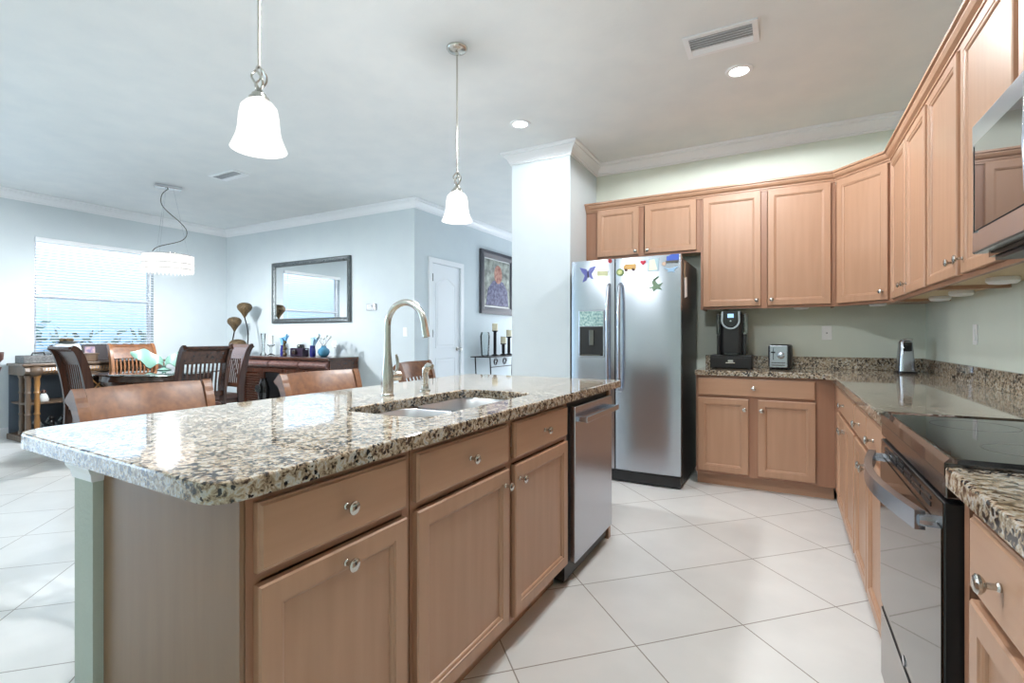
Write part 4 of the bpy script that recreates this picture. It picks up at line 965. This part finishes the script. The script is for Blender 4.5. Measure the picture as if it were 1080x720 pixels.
obj('top_hump', MB().lathe([(.05, .116), (.05, .15), (.04, .165), (.001, .168)], 18, (.03, 0, 0)), M['black_gloss'], o, smooth=True)
obj('lens', MB().lathe([(.036, -.05), (.036, -.085), (.028, -.088), (.001, -.082)], 20, (-.01, 0, .058), 'y'), M['steel_dark'], o, smooth=True)
obj('side_bar', MB().tube([(-.13, -.02, .09), (-.19, -.02, .10)], .006).tube([(.13, -.02, .09), (.19, -.02, .10)], .006), M['chrome'], o)
o = onsb('round_vase', 'round turquoise glass vase near the right of the sideboard', 'vase', -5.44)
obj('vase_body', MB().lathe([(.03, 0), (.06, .02), (.078, .06), (.07, .10), (.035, .128), (.03, .14), (.038, .15), (.03, .15)], 24, cap1=False), M['turquoise'], o, smooth=True)
mb = MB()
for k in range(7):
    a = k*.9; mb.tube([(0, 0, .12), (.05*math.cos(a), .04*math.sin(a), .2), (.10*math.cos(a), .07*math.sin(a), .24+.015*(k % 3))], .002, 5)
st = obj('stem', mb, M['pod'], o)
mb = MB()
for k in range(7):
    a = k*.9; mb.sphere((.10*math.cos(a), .07*math.sin(a), .25+.015*(k % 3)), .018, 8)
obj('blossom', mb, M['petal'], o, smooth=True)
o = onsb('white_flower_ornament', 'pale grey flower ornament at the right end of the sideboard', 'ornament', -5.25)
obj('stem', MB().lathe([(.03, 0), (.03, .006), (.004, .012), (.004, .15)], 12), M['petal'], o)
mb = MB()
for k in range(6): mb.sphere((.035*math.cos(k*1.05), .01, .17+.035*math.sin(k*1.05)), .024, 8, (1, .4, 1))
obj('petals', mb, M['petal'], o, smooth=True)
# medallion
o = thing('round_medallion', 'dark round urn with a silver disc, before the sideboard niche', 'urn', (-6.16, 4.28, 0))
obj('urn_body', MB().lathe([(.07, 0), (.08, .03), (.04, .10), (.045, .28), (.07, .40), (.075, .50), (.05, .60), (.035, .63), (.045, .65)], 24), M['black_gloss'], o, smooth=True)
obj('silver_disc', MB().lathe([(.05, -.10), (.05, -.115), (.03, -.118), (.001, -.112)], 20, (.03, 0, .52), 'y'), M['silver_frame'], o, smooth=True)
# pod sculpture
o = thing('pod_sculpture', 'floor-standing metal sculpture of three bronze seed pods in the room corner', 'sculpture', (-7.28, 4.66, 0))
obj('base', MB().lathe([(.14, 0), (.14, .02), (.02, .03), (.02, .05)], 24), M['iron'], o, smooth=True)
pods = [((.12, 0, 1.62), .105), ((-.10, -.02, 1.41), .10), ((.14, -.12, 1.05), .12)]
for i, (p, r) in enumerate(pods):
    pts = smooth_pts([(0, 0, .05), (p[0]*.2, p[1]*.3, .5), (p[0]*1.7, p[1], p[2]-.45), (p[0]*1.0, p[1], p[2]-r*1.1)], 6)
    obj('stem', MB().tube(pts, .009, 8), M['iron'], o, smooth=True)
    obj('pod', MB().lathe([(.012, -r*1.2), (.02, -r*1.0), (r*.5, -r*.5), (r*.88, -r*.05), (r*1.0, r*.3), (r*.93, r*.62), (r*.7, r*.85), (r*.35, r*.97), (.01, r*1.0)], 18, p), M['pod'], o, smooth=True)

# mirror
mi = thing('wall_mirror', 'wide mirror in an antique silver frame above the sideboard', 'mirror', (-6.07, YM, 1.87))
mw_, mh_ = .83, .46
L = [[(x, y, z) for x, z in ((-mw_+i, -mh_+i), (mw_-i, -mh_+i), (mw_-i, mh_-i), (-mw_+i, mh_-i))] for i, y in ((0, -.001), (0, -.03), (.015, -.045), (.045, -.038), (.066, -.022), (.07, -.012), (.07, -.001))]
obj('frame', MB().loops(L, False, False), M['silver_frame'], mi)
obj('mirror_glass', MB().box(-mw_+.07, mw_-.07, -.012, -.003, -mh_+.07, mh_-.07), M['mirror'], mi)
# hall picture
pc = thing('framed_painting', 'dark-framed portrait painting in blues and reds on the hall wall', 'painting', (XH, 7.02, 2.07), R(90))
pw, ph = .53, .50
L = [[(x, y, z) for x, z in ((-pw+i, -ph+i), (pw-i, -ph+i), (pw-i, ph-i), (-pw+i, ph-i))] for i, y in ((0, -.001), (0, -.045), (.05, -.05), (.11, -.03), (.11, -.001))]
obj('frame', MB().loops(L, False, False), mat('charcoal_frame', srgb(72, 72, 80), .45), pc)
obj('white_fillet', MB().box(-pw+.11, pw-.11, -.012, -.002, -ph+.11, ph-.11), M['plate'], pc)
cv = obj('canvas', MB().box(-pw+.13, pw-.13, -.016, -.0125, -ph+.13, ph-.13), noisy(mat('painted_background', (.3, .3, .3), .6), srgb(70, 72, 70), srgb(185, 190, 180), (1, 1, 1), 9, 6, lo=.3, hi=.7), pc)
def blob(name, pts, m, d): obj(name, MB().loops([[(x, -.0165, z) for x, z in pts], [(x, -.0165-d, z) for x, z in pts]]), m, cv)
blob('painted_coat', [(-.36, -.36), (.36, -.36), (.32, -.10), (.18, .04), (-.14, .04), (-.30, -.10)], noisy(mat('painted_blue', (.1, .1, .3), .6), srgb(50, 52, 92), srgb(120, 120, 150), (1, 1, 1), 22, 6), .001)
blob('painted_face', circ(.125, 20, .02, .15, 1, 1.2), noisy(mat('painted_flesh', (.5, .2, .2), .6), srgb(150, 84, 72), srgb(196, 150, 132), (1, 1, 1), 18, 4), .002)

# hall console with candlesticks
hc = thing('iron_console', 'black iron scroll console table against the hall wall', 'console table', (-3.93, 6.85, 0), R(90))
obj('top', MB().box(-.65, .65, -.17, .17, .90, .915, .003), M['iron'], hc)
for x in (-.58, .58):
    for y in (-.13, .13): obj('leg', MB().tube([(x, y, 0), (x*1.02, y, .3), (x*.96, y, .6), (x, y, .90)], .010, 8), M['iron'], hc, smooth=True)
for cxx in (-.42, -.15, .15, .42):
    obj('scroll', MB().tube([(cxx+.06*math.cos(R(a))*(1-a/1100), -.13, .83+.06*math.sin(R(a))*(1-a/1100)) for a in range(0, 721, 24)], .006, 6), M['iron'], hc, smooth=True)
obj('lower_bar', MB().box(-.58, .58, -.135, -.125, .75, .762), M['iron'], hc)
def stick(y, h, lab):
    o = thing('candlestick', lab, 'candlestick', (-3.90, y, .9155), 0, 'twisted candlesticks on the iron console')
    obj('foot', MB().lathe([(.055, 0), (.055, .01), (.02, .03), (.018, .045)], 18), M['iron'], o, smooth=True)
    mb = MB()
    for s in (0, 1): mb.tube([(.012*math.cos(k*.8+s*math.pi), .012*math.sin(k*.8+s*math.pi), .045+(h-.045)*k/40) for k in range(41)], .015, 8)
    obj('twisted_stem', mb, M['iron'], o, smooth=True)
    obj('drip_pan', MB().lathe([(.015, h), (.045, h+.015), (.048, h+.025), (.001, h+.02)], 18), M['iron'], o, smooth=True)
    obj('candle', MB().lathe([(.045, h+.026), (.045, h+.13), (.041, h+.135), (.001, h+.13)], 18), M['cream'], o, smooth=True)
stick(6.58, .36, 'tallest twisted black candlestick with cream candle, left on the iron console')
stick(6.84, .16, 'shortest twisted black candlestick with cream candle on the iron console')
stick(7.02, .27, 'middle-height twisted black candlestick half hidden behind the column edge')
o = thing('hurricane_glass', 'clear glass hurricane cylinder at the left end of the iron console', 'vase', (-3.98, 6.42, .9155))
obj('cylinder', MB().lathe([(.05, 0), (.06, .01), (.065, .12), (.075, .30), (.06, .36), (.058, .36), (.073, .30), (.063, .12), (.055, .012)], 24, cap1=False), M['glass'], o, smooth=True)
